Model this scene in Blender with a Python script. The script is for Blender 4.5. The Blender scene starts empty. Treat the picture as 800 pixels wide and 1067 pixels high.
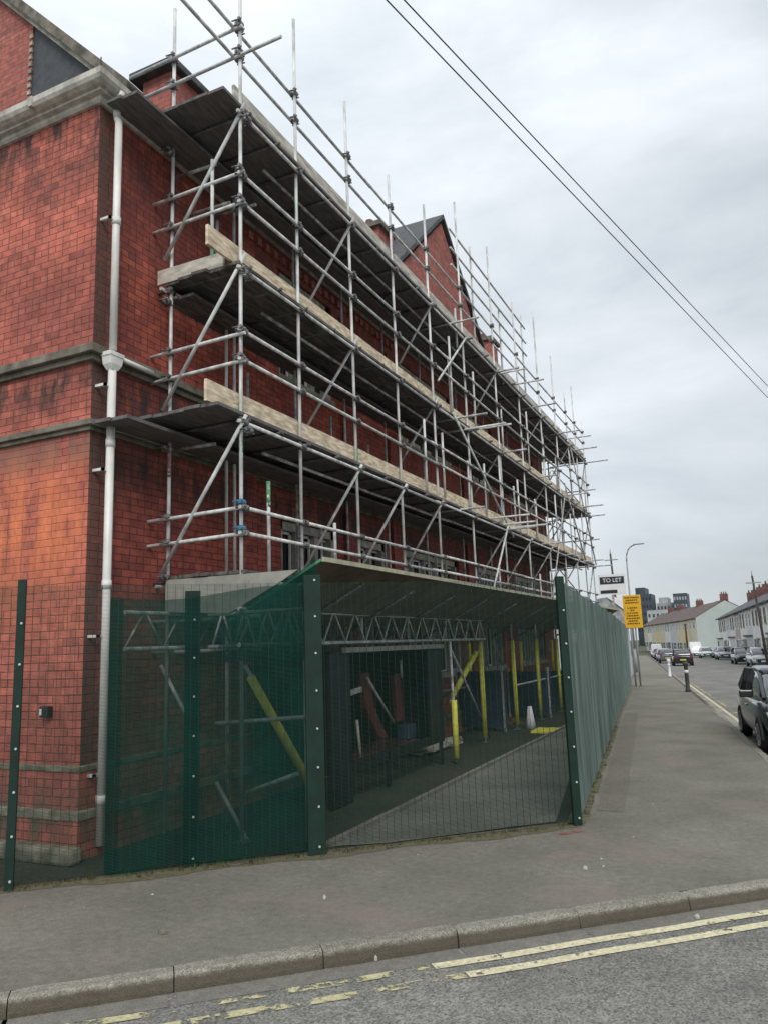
import bpy, bmesh, math, random
from mathutils import Vector, Matrix
random.seed(7)
S = bpy.context.scene
COL = S.collection
PI = math.pi
ORI = {}

# ------------------------------------------------------------------ materials
def nt(name):
    m = bpy.data.materials.new(name); m.use_nodes = True
    t = m.node_tree; return m, t, t.nodes['Principled BSDF']
def N(t, kind, **kw):
    n = t.nodes.new(kind)
    for k, v in kw.items():
        if k in n.inputs: n.inputs[k].default_value = v
        else: setattr(n, k, v)
    return n
def ramp(t, a, b, ca=(0,0,0,1), cb=(1,1,1,1)):
    r = t.nodes.new('ShaderNodeValToRGB'); e = r.color_ramp.elements
    e[0].position = a; e[0].color = ca; e[1].position = b; e[1].color = cb; return r
def mixc(t, fac, a, b, blend='MIX'):
    m = t.nodes.new('ShaderNodeMix'); m.data_type = 'RGBA'; m.blend_type = blend
    def put(i, v):
        if hasattr(v, 'is_output') or hasattr(v, 'links'): t.links.new(v, m.inputs[i])
        elif isinstance(v, (int, float)): m.inputs[i].default_value = v
        else: m.inputs[i].default_value = (v[0], v[1], v[2], 1)
    put(0, fac); put(6, a); put(7, b); return m.outputs[2]
def c4(c): return (c[0], c[1], c[2], 1)
def surf(name, col, rough=.6, metal=0, var=.15, scale=3, bump=.0, bscale=60, col2=None, stretch=None, coat=0):
    """base colour varied by two scales of noise, plus fine bump"""
    m, t, b = nt(name); L = t.links.new
    tc = N(t, 'ShaderNodeTexCoord'); src = tc.outputs['Object']
    if stretch:
        mp = N(t, 'ShaderNodeMapping'); mp.inputs['Scale'].default_value = stretch; L(src, mp.inputs[0]); src = mp.outputs[0]
    n1 = N(t, 'ShaderNodeTexNoise', Scale=scale, Detail=6, Roughness=.6); L(src, n1.inputs['Vector'])
    c2 = col2 or tuple(x*(1-2.2*var) for x in col)
    r = ramp(t, .36, .66); L(n1.outputs[0], r.inputs[0])
    c = mixc(t, r.outputs[0], c2, tuple(x*(1+var*.5) for x in col))
    L(c, b.inputs['Base Color'])
    b.inputs['Roughness'].default_value = rough; b.inputs['Metallic'].default_value = metal
    if coat: b.inputs['Coat Weight'].default_value = coat; b.inputs['Coat Roughness'].default_value = .05
    if bump:
        n2 = N(t, 'ShaderNodeTexNoise', Scale=bscale, Detail=3); L(src, n2.inputs['Vector'])
        bp = N(t, 'ShaderNodeBump', Strength=bump, Distance=.01); L(n2.outputs[0], bp.inputs['Height']); L(bp.outputs[0], b.inputs['Normal'])
    return m
def brick(name, ca, cb, mortar, soot=.5, bands=None, stain=None):
    m, t, b = nt(name); L = t.links.new
    uv = N(t, 'ShaderNodeUVMap'); geo = N(t, 'ShaderNodeNewGeometry')
    wob = N(t, 'ShaderNodeTexNoise', Scale=2.5, Detail=3); L(uv.outputs[0], wob.inputs['Vector'])
    off = N(t, 'ShaderNodeVectorMath', operation='MULTIPLY_ADD'); L(wob.outputs['Color'], off.inputs[0]); off.inputs[1].default_value = (.012,.012,0); L(uv.outputs[0], off.inputs[2])
    def Mth(op, a, b_=None, clamp=False):
        n_ = N(t, 'ShaderNodeMath', operation=op, use_clamp=clamp)
        for k_, v_ in ((0,a),(1,b_)):
            if v_ is None: continue
            if isinstance(v_, (int,float)): n_.inputs[k_].default_value = v_
            else: L(v_, n_.inputs[k_])
        return n_.outputs[0]
    sp = N(t, 'ShaderNodeSeparateXYZ'); L(off.outputs[0], sp.inputs[0])
    vv = Mth('DIVIDE', sp.outputs[1], .085); row = Mth('FLOOR', vv)
    hdr = Mth('LESS_THAN', Mth('MODULO', Mth('ADD', row, 400), 4), .5)           # every fourth course is headers
    wid = Mth('SUBTRACT', .235, Mth('MULTIPLY', hdr, .1175))
    uu = Mth('ADD', Mth('DIVIDE', sp.outputs[0], wid), Mth('MULTIPLY', Mth('MODULO', Mth('ADD', row, 400), 2), .5)); cell = Mth('FLOOR', uu)
    cx = N(t, 'ShaderNodeCombineXYZ'); L(cell, cx.inputs[0]); L(row, cx.inputs[1]); wn = N(t, 'ShaderNodeTexWhiteNoise', noise_dimensions='2D'); L(cx.outputs[0], wn.inputs[0])
    fu = Mth('MULTIPLY', Mth('FRACT', uu), wid); fv = Mth('MULTIPLY', Mth('FRACT', vv), .085)
    eu = Mth('MULTIPLY', .72, Mth('MINIMUM', fu, Mth('SUBTRACT', wid, fu))); ev = Mth('MINIMUM', fv, Mth('SUBTRACT', .085, fv)); ed = Mth('MINIMUM', eu, ev)
    mr = N(t, 'ShaderNodeMapRange', interpolation_type='SMOOTHSTEP'); L(ed, mr.inputs[0]); mr.inputs[1].default_value = .0015; mr.inputs[2].default_value = .0075   # 0 mortar, 1 brick
    sc_ = N(t, 'ShaderNodeSeparateColor'); L(wn.outputs['Color'], sc_.inputs[0])
    c = mixc(t, sc_.outputs[0], ca, cb)
    dk = ramp(t, .93, .98, (0,0,0,1), (.42,.42,.42,1)); L(sc_.outputs[1], dk.inputs[0]); c = mixc(t, dk.outputs[0], c, (.085,.045,.05))
    br = ramp(t, .0, 1., (.9,.9,.9,1), (1.09,1.08,1.06,1)); L(sc_.outputs[2], br.inputs[0]); c = mixc(t, 1.0, c, br.outputs[0], 'MULTIPLY')
    c = mixc(t, mr.outputs[0], mortar, c)
    # weathering in big soft clouds
    n = N(t, 'ShaderNodeTexNoise', Scale=.55, Detail=7, Roughness=.62); L(geo.outputs['Position'], n.inputs['Vector'])
    r = ramp(t, .42, .68); L(n.outputs[0], r.inputs[0])
    m1 = N(t, 'ShaderNodeMath', operation='MULTIPLY'); L(r.outputs[0], m1.inputs[0]); m1.inputs[1].default_value = soot
    c = mixc(t, m1.outputs[0], c, (.09,.03,.032))
    n3 = N(t, 'ShaderNodeTexNoise', Scale=9, Detail=4); L(geo.outputs['Position'], n3.inputs['Vector'])
    r3 = ramp(t, .35, .7, (.72,.7,.7,1), (1.12,1.1,1.1,1)); L(n3.outputs[0], r3.inputs[0])
    c = mixc(t, 1.0, c, r3.outputs[0], 'MULTIPLY')
    if bands:
        sep = N(t, 'ShaderNodeSeparateXYZ'); L(geo.outputs['Position'], sep.inputs[0])
        nm = N(t, 'ShaderNodeMapping'); nm.inputs['Scale'].default_value = (1.6,1.6,.45); L(geo.outputs['Position'], nm.inputs[0]); nb = N(t, 'ShaderNodeTexNoise', Scale=2.2, Detail=8, Roughness=.72); L(nm.outputs[0], nb.inputs['Vector'])
        for zc, hw, amt, colr in bands:
            a = N(t, 'ShaderNodeMath', operation='SUBTRACT'); L(sep.outputs[2], a.inputs[0]); a.inputs[1].default_value = zc
            ab = N(t, 'ShaderNodeMath', operation='ABSOLUTE'); L(a.outputs[0], ab.inputs[0])
            d = N(t, 'ShaderNodeMath', operation='DIVIDE'); L(ab.outputs[0], d.inputs[0]); d.inputs[1].default_value = hw
            s = N(t, 'ShaderNodeMath', operation='SUBTRACT', use_clamp=True); s.inputs[0].default_value = 1; L(d.outputs[0], s.inputs[1])
            rr = ramp(t, .38, .62); L(nb.outputs[0], rr.inputs[0])
            p = N(t, 'ShaderNodeMath', operation='MULTIPLY'); L(s.outputs[0], p.inputs[0]); L(rr.outputs[0], p.inputs[1])
            q = N(t, 'ShaderNodeMath', operation='MULTIPLY', use_clamp=True); L(p.outputs[0], q.inputs[0]); q.inputs[1].default_value = amt
            c = mixc(t, q.outputs[0], c, colr)
    if stain:      # damp grime on the brick behind the downpipe
        s2 = N(t, 'ShaderNodeSeparateXYZ'); L(geo.outputs['Position'], s2.inputs[0])
        a = N(t, 'ShaderNodeMath', operation='MULTIPLY_ADD'); L(n3.outputs[0], a.inputs[0]); a.inputs[1].default_value = .30; L(s2.outputs[1], a.inputs[2])
        mr2 = N(t, 'ShaderNodeMapRange', interpolation_type='SMOOTHSTEP'); L(a.outputs[0], mr2.inputs[0]); mr2.inputs[1].default_value = stain[0]; mr2.inputs[2].default_value = stain[1]; mr2.inputs[3].default_value = .72; mr2.inputs[4].default_value = 0
        c = mixc(t, mr2.outputs[0], c, (.085,.06,.05))
    L(c, b.inputs['Base Color']); b.inputs['Roughness'].default_value = .85
    bp = N(t, 'ShaderNodeBump', Strength=.8, Distance=.008); L(mr.outputs[0], bp.inputs['Height'])
    bp2 = N(t, 'ShaderNodeBump', Strength=.3, Distance=.004)
    n4 = N(t, 'ShaderNodeTexNoise', Scale=70, Detail=4); L(geo.outputs['Position'], n4.inputs['Vector']); L(n4.outputs[0], bp2.inputs['Height'])
    L(bp.outputs[0], bp2.inputs['Normal']); L(bp2.outputs[0], b.inputs['Normal'])
    return m
def ground_mat(name, c1, c2, agg=140, aggamt=.35, patch=None, rough=.9, cracks=0):
    m, t, b = nt(name); L = t.links.new
    geo = N(t, 'ShaderNodeNewGeometry'); P = geo.outputs['Position']
    n = N(t, 'ShaderNodeTexNoise', Scale=.8, Detail=8, Roughness=.62); L(P, n.inputs['Vector'])
    r = ramp(t, .38, .64); L(n.outputs[0], r.inputs[0])
    c = mixc(t, r.outputs[0], c1, c2)
    v = N(t, 'ShaderNodeTexVoronoi', Scale=agg); L(P, v.inputs['Vector'])
    rv = ramp(t, .0, 1.0, (1-aggamt,)*3+(1,), (1+aggamt,)*3+(1,)); L(v.outputs['Color'], rv.inputs[0])
    c = mixc(t, 1.0, c, rv.outputs[0], 'MULTIPLY')
    n2 = N(t, 'ShaderNodeTexNoise', Scale=14, Detail=5, Roughness=.7); L(P, n2.inputs['Vector'])
    r2 = ramp(t, .3, .7, (.78,.78,.78,1), (1.15,1.15,1.15,1)); L(n2.outputs[0], r2.inputs[0])
    c = mixc(t, 1.0, c, r2.outputs[0], 'MULTIPLY')
    if patch:
        for sc, lo, hi, colr, amt, offs in patch:
            mp = N(t, 'ShaderNodeMapping'); mp.inputs['Location'].default_value = offs; L(P, mp.inputs[0])
            n5 = N(t, 'ShaderNodeTexNoise', Scale=sc, Detail=5, Roughness=.6); L(mp.outputs[0], n5.inputs['Vector'])
            r5 = ramp(t, lo, hi, (0,0,0,1), (amt,)*3+(1,)); L(n5.outputs[0], r5.inputs[0])
            c = mixc(t, r5.outputs[0], c, colr)
    if cracks:
        vc = N(t, 'ShaderNodeTexVoronoi', Scale=cracks, feature='DISTANCE_TO_EDGE')
        dn = N(t, 'ShaderNodeTexNoise', Scale=2.2, Detail=5); L(P, dn.inputs['Vector'])
        vm = N(t, 'ShaderNodeVectorMath', operation='MULTIPLY_ADD'); L(dn.outputs['Color'], vm.inputs[0]); vm.inputs[1].default_value = (1.1,1.1,0); L(P, vm.inputs[2])
        L(vm.outputs[0], vc.inputs['Vector']); rc = ramp(t, .0, .006, (.55,.55,.55,1), (1,1,1,1)); L(vc.outputs['Distance'], rc.inputs[0])
        c = mixc(t, 1.0, c, rc.outputs[0], 'MULTIPLY')
    L(c, b.inputs['Base Color']); b.inputs['Roughness'].default_value = rough; b.inputs['Specular IOR Level'].default_value = .3
    bp = N(t, 'ShaderNodeBump', Strength=.6, Distance=.006); L(v.outputs['Distance'], bp.inputs['Height'])
    bp2 = N(t, 'ShaderNodeBump', Strength=.35, Distance=.03); L(n2.outputs[0], bp2.inputs['Height']); L(bp.outputs[0], bp2.inputs['Normal'])
    L(bp2.outputs[0], b.inputs['Normal'])
    return m
def net_mat(name, col, fac, lo=.0, streak=None):
    m, t, b = nt(name); L = t.links.new
    t.nodes.remove(b); out = t.nodes['Material Output']
    geo = N(t, 'ShaderNodeNewGeometry')
    mp = N(t, 'ShaderNodeMapping'); mp.inputs['Scale'].default_value = streak or (1,1,1); L(geo.outputs['Position'], mp.inputs[0])
    n = N(t, 'ShaderNodeTexNoise', Scale=2.2, Detail=5, Roughness=.6); L(mp.outputs[0], n.inputs['Vector'])
    r = ramp(t, .33, .7, c4(tuple(x*.6 for x in col)), c4(tuple(min(1, x*1.35) for x in col))); L(n.outputs[0], r.inputs[0])
    d = N(t, 'ShaderNodeBsdfDiffuse'); L(r.outputs[0], d.inputs[0])
    tr = N(t, 'ShaderNodeBsdfTranslucent'); L(r.outputs[0], tr.inputs[0])
    m1 = N(t, 'ShaderNodeMixShader'); m1.inputs[0].default_value = .35; L(d.outputs[0], m1.inputs[1]); L(tr.outputs[0], m1.inputs[2])
    tp = N(t, 'ShaderNodeBsdfTransparent'); m2 = N(t, 'ShaderNodeMixShader')
    rf = ramp(t, .3, .7, (fac-lo,)*3+(1,), (fac+lo*.5,)*3+(1,)); L(n.outputs[0], rf.inputs[0]); L(rf.outputs[0], m2.inputs[0])
    L(tp.outputs[0], m2.inputs[1]); L(m1.outputs[0], m2.inputs[2]); L(m2.outputs[0], out.inputs[0])
    return m
def paint_mat(name, col, wear, scale=9):
    """worn road paint: noise eats holes in it"""
    m, t, b = nt(name); L = t.links.new
    geo = N(t, 'ShaderNodeNewGeometry'); out = t.nodes['Material Output']
    n = N(t, 'ShaderNodeTexNoise', Scale=scale, Detail=8, Roughness=.75); L(geo.outputs['Position'], n.inputs['Vector'])
    r = ramp(t, wear, wear+.03); L(n.outputs[0], r.inputs[0])
    n2 = N(t, 'ShaderNodeTexNoise', Scale=30, Detail=4); L(geo.outputs['Position'], n2.inputs['Vector'])
    r2 = ramp(t, .3, .7, c4(tuple(x*.6 for x in col)), c4(col)); L(n2.outputs[0], r2.inputs[0]); L(r2.outputs[0], b.inputs['Base Color'])
    b.inputs['Roughness'].default_value = .8
    tp = N(t, 'ShaderNodeBsdfTransparent'); mx = N(t, 'ShaderNodeMixShader')
    L(r.outputs[0], mx.inputs[0]); L(tp.outputs[0], mx.inputs[1]); L(b.outputs[0], mx.inputs[2]); L(mx.outputs[0], out.inputs[0])
    return m

M = {}
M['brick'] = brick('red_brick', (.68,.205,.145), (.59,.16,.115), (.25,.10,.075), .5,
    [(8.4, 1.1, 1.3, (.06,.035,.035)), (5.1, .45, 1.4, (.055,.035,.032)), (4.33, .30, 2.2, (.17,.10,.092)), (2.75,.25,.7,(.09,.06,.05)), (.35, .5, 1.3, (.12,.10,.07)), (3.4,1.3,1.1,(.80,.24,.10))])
M['brickf'] = brick('shaded_sooty_brick', (.50,.12,.075), (.36,.08,.06), (.11,.05,.045), .6, [(8.0, 1.6, .9, (.12,.045,.045)), (5.0, .6, 1.3, (.055,.035,.032)), (4.2, .5, 1.4, (.05,.035,.032)), (.35, .5, 1.3, (.12,.10,.07))], stain=(6.3,6.62))  # same brick darkened: scaffold shade on the long facade put into the colour, plus soot
M['brick2'] = brick('gable_brick', (.50,.16,.12), (.40,.12,.10), (.22,.15,.13), .3)
M['stone'] = surf('weathered_stone', (.22,.205,.165), .9, var=.28, scale=4, bump=.5, bscale=40)
M['pale_stone'] = surf('painted_stone', (.42,.40,.34), .8, var=.22, scale=5, bump=.3, bscale=50)
M['olive_stone'] = surf('mossy_stone', (.27,.255,.19), .9, var=.3, scale=5, bump=.5, bscale=40)
M['cornice'] = surf('cornice_paint', (.60,.58,.52), .7, var=.2, scale=2.2, bump=.3, bscale=40, stretch=(3,3,1))
M['slate'] = surf('slate', (.085,.09,.095), .7, var=.2, scale=6, bump=.4, bscale=20)
M['slatehung'] = surf('slate_cladding', (.06,.07,.08), .65, var=.15, scale=8, bump=.2, bscale=20)
M['white'] = surf('white_plastic', (.82,.82,.79), .4, var=.1, scale=5, stretch=(1,1,.4))
M['galv'] = surf('galvanised_tube', (.72,.74,.73), .5, metal=.03, var=.2, scale=9, bump=.1, bscale=90, stretch=(1,1,.35))
M['galvd'] = surf('old_tube', (.52,.53,.53), .5, metal=.05, var=.3, scale=7, bump=.15, bscale=80)
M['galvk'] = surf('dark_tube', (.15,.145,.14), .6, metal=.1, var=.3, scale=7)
M['coup'] = surf('coupler_steel', (.34,.34,.33), .5, metal=.6, var=.35, scale=22)
M['coupblue'] = surf('blue_coupler', (.10,.28,.42), .5, metal=.3, var=.2, scale=20)
M['board'] = surf('deck_board', (.165,.155,.155), .85, var=.18, scale=6, bump=.4, bscale=40, stretch=(3,.5,1))
M['boardg'] = surf('deck_board_old', (.145,.135,.125), .85, var=.3, scale=6, bump=.4, bscale=40, stretch=(3,.5,1))
M['toe'] = surf('toe_board', (.80,.68,.50), .8, var=.22, scale=8, bump=.3, bscale=40, col2=(.42,.34,.24), stretch=(1,.7,3))
M['toeg'] = surf('toe_board_grey', (.62,.59,.52), .85, var=.22, scale=4, bump=.3, bscale=40, stretch=(1,.7,3))
M['ply'] = surf('fan_ply', (.19,.145,.10), .8, var=.2, scale=3, bump=.2, bscale=30)
M['plyedge'] = surf('fan_edge', (.46,.45,.33), .8, var=.12, scale=6)
M['fascia'] = surf('fascia_ply', (.36,.36,.32), .8, var=.12, scale=5)
M['green'] = surf('fence_green', (.0012,.027,.018), .7, var=.18, scale=6)
M['wire'] = surf('fence_wire', (.008,.042,.032), .5, var=.1, scale=6)
M['bolt'] = surf('bolt_cap', (.7,.75,.72), .3, metal=.3, var=.05)
M['net'] = net_mat('debris_net', (.003,.075,.058), .66, .07)
M['sheet'] = net_mat('fence_sheeting', (.26,.345,.315), .90, .08, streak=(1.2,1.2,.25))
M['yellow'] = surf('foam_yellow', (.75,.75,.10), .6, var=.12, scale=9)
M['yellow2'] = surf('foam_yellow_clean', (.85,.85,.12), .6, var=.12, scale=9)
M['black'] = surf('black_sheet', (.012,.015,.017), .55, var=.2, scale=4, bump=.3, bscale=6)
M['blue'] = surf('blue_panel', (.025,.04,.085), .6, var=.2, scale=4)
M['red'] = surf('red_plastic', (.12,.028,.028), .5, var=.15, scale=5)
M['road'] = ground_mat('road_asphalt', (.18,.177,.16), (.25,.245,.222), 80, .6, [(.7,.56,.66,(.10,.10,.105),.6,(3,1,0))], cracks=0)
M['pave'] = ground_mat('pavement_asphalt', (.18,.172,.145), (.24,.228,.192), 190, .3,
    [(.9,.55,.66,(.27,.215,.19),.5,(0,7,0)), (2.2,.60,.68,(.19,.175,.15),.5,(5,2,0)), (40,.70,.74,(.36,.35,.32),.7,(1,1,0))], cracks=0)
M['yard'] = ground_mat('yard_soil', (.06,.066,.048), (.04,.046,.035), 60, .4)
M['yardpath'] = ground_mat('yard_paving', (.24,.245,.215), (.16,.165,.14), 90, .25)
M['moss'] = paint_mat('mossy_dirt', (.17,.155,.09), .42, 7)
M['blade'] = surf('weed', (.09,.11,.04), .8, var=.3)
M['kerb'] = ground_mat('kerb_stone', (.31,.295,.25), (.20,.19,.16), 130, .55)
def grime(m, z0, z1, col, amt):
    t = m.node_tree; L = t.links.new; b = t.nodes['Principled BSDF']; src = b.inputs['Base Color'].links[0].from_socket
    g = N(t,'ShaderNodeNewGeometry'); sp = N(t,'ShaderNodeSeparateXYZ'); L(g.outputs['Position'], sp.inputs[0])
    n = N(t,'ShaderNodeTexNoise',Scale=7,Detail=5); L(g.outputs['Position'], n.inputs['Vector'])
    a = N(t,'ShaderNodeMath',operation='MULTIPLY_ADD'); L(n.outputs[0], a.inputs[0]); a.inputs[1].default_value = .03; L(sp.outputs[2], a.inputs[2])
    mr = N(t,'ShaderNodeMapRange',interpolation_type='SMOOTHSTEP'); L(a.outputs[0], mr.inputs[0]); mr.inputs[1].default_value = z0; mr.inputs[2].default_value = z1; mr.inputs[3].default_value = amt; mr.inputs[4].default_value = 0
    L(mixc(t, mr.outputs[0], src, col), b.inputs['Base Color'])
grime(M['kerb'], -.03, .012, (.085,.07,.05), .85)
M['gutter'] = ground_mat('channel_block', (.225,.215,.19), (.18,.17,.15), 120, .25)
M['channel2'] = ground_mat('pale_channel', (.36,.34,.29), (.22,.21,.18), 60, .3)
M['patch'] = ground_mat('trench_patch', (.165,.152,.13), (.20,.185,.155), 150, .35)
M['grass'] = ground_mat('far_ground', (.10,.11,.07), (.07,.08,.05), 5, .2)
M['yline'] = paint_mat('yellow_line', (.80,.74,.50), .40)
M['yworn'] = paint_mat('worn_yellow_line', (.64,.60,.36), .50, 4)
M['wline'] = paint_mat('worn_white', (.6,.58,.48), .50)
M['glass'] = surf('dark_glass', (.02,.024,.028), .06, var=.2, scale=2)
M['carglass'] = surf('car_glass', (.035,.045,.05), .04, var=.1, scale=1, coat=1)
M['carglass'].node_tree.nodes['Principled BSDF'].inputs['Specular IOR Level'].default_value = 1
M['rubber'] = surf('tyre_rubber', (.015,.015,.016), .8, var=.1)
M['rim'] = surf('alloy', (.35,.36,.37), .35, metal=.7, var=.1)
M['lamp'] = surf('lamp_lens', (.55,.57,.6), .1, var=.1)
M['redlamp'] = surf('tail_lens', (.35,.01,.01), .15, var=.1)
M['plate_y'] = surf('plate_yellow', (.7,.55,.08), .4, var=.03)
M['plate_w'] = surf('plate_white', (.75,.75,.72), .4, var=.03)
M['signy'] = surf('sign_yellow', (.80,.46,.02), .5, var=.08, scale=5)
M['signb'] = surf('sign_black', (.02,.022,.03), .5, var=.05)
M['signw'] = surf('sign_white', (.75,.76,.78), .5, var=.05)
M['pole'] = surf('painted_pole', (.28,.30,.31), .5, var=.1)
M['iron'] = surf('cast_iron', (.05,.052,.055), .6, var=.2)
M['wood'] = surf('pole_wood', (.07,.06,.055), .9, var=.25, scale=8)
M['cable'] = surf('cable_black', (.10,.10,.11), .6, var=.05)
def paint(name, c): return surf('paint_'+name, c, .28, metal=.2, var=.04, coat=.8)
CARP = {'black': paint('black',(.012,.014,.018)), 'white': paint('white',(.7,.71,.72)), 'silver': paint('silver',(.42,.44,.46)), 'grey': paint('grey',(.12,.13,.15)), 'navy': paint('navy',(.02,.03,.06)), 'maroon': paint('maroon',(.14,.03,.03))}
HW = {k: surf('render_'+k, c, .85, var=.04, scale=.6, bump=.1, bscale=40) for k, c in dict(white=(.72,.71,.68), cream=(.62,.57,.42), yellow=(.66,.56,.30), pale=(.60,.62,.60), green=(.42,.48,.465), lilac=(.55,.55,.60), red=(.30,.10,.08), stone=(.42,.38,.31)).items()}
M['roofred'] = surf('roof_tile', (.155,.115,.10), .85, var=.25, scale=2, bump=.4, bscale=12)
M['roofgrey'] = surf('roof_slate', (.12,.125,.13), .8, var=.2, scale=2, bump=.4, bscale=12)
M['chim'] = surf('chimney_brick', (.19,.085,.072), .85, var=.2, scale=1)
M['moddark'] = surf('dark_cladding', (.055,.075,.10), .5, var=.15, scale=.2)
M['modpale'] = surf('pale_cladding', (.42,.45,.47), .6, var=.15, scale=.2)

# ------------------------------------------------------------------ mesh builder
class MB:
    def __init__(s): s.bm = bmesh.new(); s.smooth = []
    def quad(s, *p):
        try: return s.bm.faces.new([s.bm.verts.new(q) for q in p])
        except ValueError: pass
    def box(s, x0, y0, z0, x1, y1, z1):
        c = [(min(x0,x1), min(y0,y1), min(z0,z1)), (max(x0,x1), max(y0,y1), max(z0,z1))]
        v = [s.bm.verts.new((c[i][0], c[j][1], c[k][2])) for i in (0,1) for j in (0,1) for k in (0,1)]
        for f in ((0,1,3,2),(4,6,7,5),(0,4,5,1),(2,3,7,6),(0,2,6,4),(1,5,7,3)): s.bm.faces.new([v[i] for i in f])
        return s
    def beam(s, p, q, w, h, up=(0,0,1)):
        """box of width w, height h along p->q"""
        p = Vector(p); q = Vector(q); d = (q-p).normalized(); u = Vector(up)
        a = d.cross(u)
        if a.length < 1e-4: a = d.cross(Vector((1,0,0)))
        a.normalize(); b = a.cross(d).normalized()
        v = [s.bm.verts.new(e + a*w/2*i + b*h/2*j) for e in (p, q) for i, j in ((-1,-1),(1,-1),(1,1),(-1,1))]
        for f in ((3,2,1,0),(4,5,6,7),(0,1,5,4),(1,2,6,5),(2,3,7,6),(3,0,4,7)): s.bm.faces.new([v[i] for i in f])
        return s
    def tube(s, p, q, r, n=10, r2=None, caps=True):
        p = Vector(p); q = Vector(q); d = (q-p).normalized()
        a = d.cross(Vector((0,0,1)))
        if a.length < 1e-3: a = d.cross(Vector((1,0,0)))
        a.normalize(); b = a.cross(d).normalized(); r2 = r if r2 is None else r2
        A = [s.bm.verts.new(p + (a*math.cos(2*PI*i/n) + b*math.sin(2*PI*i/n))*r) for i in range(n)]
        B = [s.bm.verts.new(q + (a*math.cos(2*PI*i/n) + b*math.sin(2*PI*i/n))*r2) for i in range(n)]
        for i in range(n):
            f = s.bm.faces.new((A[i], B[i], B[(i+1)%n], A[(i+1)%n])); f.smooth = True
        if caps: s.bm.faces.new(A); s.bm.faces.new(B[::-1])
        return s
    def path(s, pts, r, n=8):
        for a, b in zip(pts, pts[1:]): s.tube(a, b, r, n)
        return s
    def prism(s, poly, lo, hi, axis):
        """extrude 2-D polygon along axis (0,1,2) between lo and hi"""
        def P(u, v, w):
            return {0:(w,u,v), 1:(u,w,v), 2:(u,v,w)}[axis]
        A = [s.bm.verts.new(P(u,v,lo)) for u, v in poly]; B = [s.bm.verts.new(P(u,v,hi)) for u, v in poly]
        n = len(poly); s.bm.faces.new(A); s.bm.faces.new(B[::-1])
        for i in range(n): s.bm.faces.new((A[i], B[i], B[(i+1)%n], A[(i+1)%n]))
        return s
    def loft(s, rings, smooth=True, cap=True):
        R = [[s.bm.verts.new(p) for p in r] for r in rings]; n = len(R[0])
        for a, b in zip(R, R[1:]):
            for i in range(n):
                f = s.bm.faces.new((a[i], b[i], b[(i+1)%n], a[(i+1)%n])); f.smooth = smooth
        if cap: s.bm.faces.new(R[0]); s.bm.faces.new(R[-1][::-1])
        return s
    def build(s, name, mat, parent=None, bevel=0, recalc=True):
        bm = s.bm
        if recalc: bmesh.ops.recalc_face_normals(bm, faces=bm.faces[:])
        bm.normal_update()
        uv = bm.loops.layers.uv.new('UVMap')
        for f in bm.faces:
            n = f.normal; ax = max(range(3), key=lambda i: abs(n[i])+(.05 if i != 2 else 0))
            for l in f.loops:
                c = l.vert.co; l[uv].uv = (c.y, c.z) if ax == 0 else ((c.x, c.z) if ax == 1 else (c.x, c.y))
        me = bpy.data.meshes.new(name); 
        o = ORI.get(parent.name if parent else None, Vector((0,0,0)))
        if o.length: bmesh.ops.translate(bm, verts=bm.verts[:], vec=-o)
        bm.to_mesh(me); bm.free(); me.materials.append(mat)
        ob = bpy.data.objects.new(name, me); COL.objects.link(ob)
        if parent: ob.parent = parent; ORI[ob.name] = o
        if bevel:
            md = ob.modifiers.new('b', 'BEVEL'); md.width = bevel; md.segments = 2; md.limit_method = 'ANGLE'; md.angle_limit = .7
        return ob
def recentre(ob):
    me = ob.data; lo = Vector([min(v.co[i] for v in me.vertices) for i in range(3)]); hi = Vector([max(v.co[i] for v in me.vertices) for i in range(3)])
    c = Vector(((lo.x+hi.x)/2, (lo.y+hi.y)/2, lo.z)); me.transform(Matrix.Translation(-c)); ob.location = c
def tag(o, label=None, cat=None, group=None, kind=None):
    if label: o['label'] = label
    if cat: o['category'] = cat
    if group: o['group'] = group
    if kind: o['kind'] = kind
    return o
def thing(name, label, cat, loc=(0,0,0), rz=0, group=None, world=True):
    o = bpy.data.objects.new(name, None); COL.objects.link(o); o.location = loc; o.rotation_euler = (0,0,rz)
    o.empty_display_size = .2
    if world: ORI[o.name] = Vector(loc)
    return tag(o, label, cat, group)
def struct(name, mb, mat, label=None):
    return tag(mb.build(name, mat), label, None, None, 'structure')
def copy_tree(o, parent=None):
    c = o.copy(); COL.objects.link(c); c.parent = parent
    for ch in [x for x in o.children]: copy_tree(ch, c)
    return c
def gz(y): return -.011*max(0, min(y, 150)-22)

# ------------------------------------------------------------------ ground
def sheet(poly_rows, z, f=True):
    """poly_rows: list of (xL, xR, y); a strip mesh following the gentle fall of the street"""
    mb = MB()
    for (a0,b0,y0),(a1,b1,y1) in zip(poly_rows, poly_rows[1:]):
        mb.quad((a0,y0,z+gz(y0)), (b0,y0,z+gz(y0)), (b1,y1,z+gz(y1)), (a1,y1,z+gz(y1)))
    return mb
U = Vector((.7451,.667,0)); NN = Vector((.667,-.7451,0))       # front kerb direction / towards the camera
K0 = Vector((-2.10,5.46,0))
def kx(y): return 1.92-.131*y                                   # kerb of the side street
ys = [-60,-20,0,22,40,60,80,100,125,150,200,300,500,900]
mb = MB()
for (y0,y1) in zip(ys, ys[1:]): mb.quad((-700,y0,-.16+gz(y0)),(700,y0,-.16+gz(y0)),(700,y1,-.16+gz(y1)),(-700,y1,-.16+gz(y1)))
struct('ground', mb, M['grass'])
RZ = -.11
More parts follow.
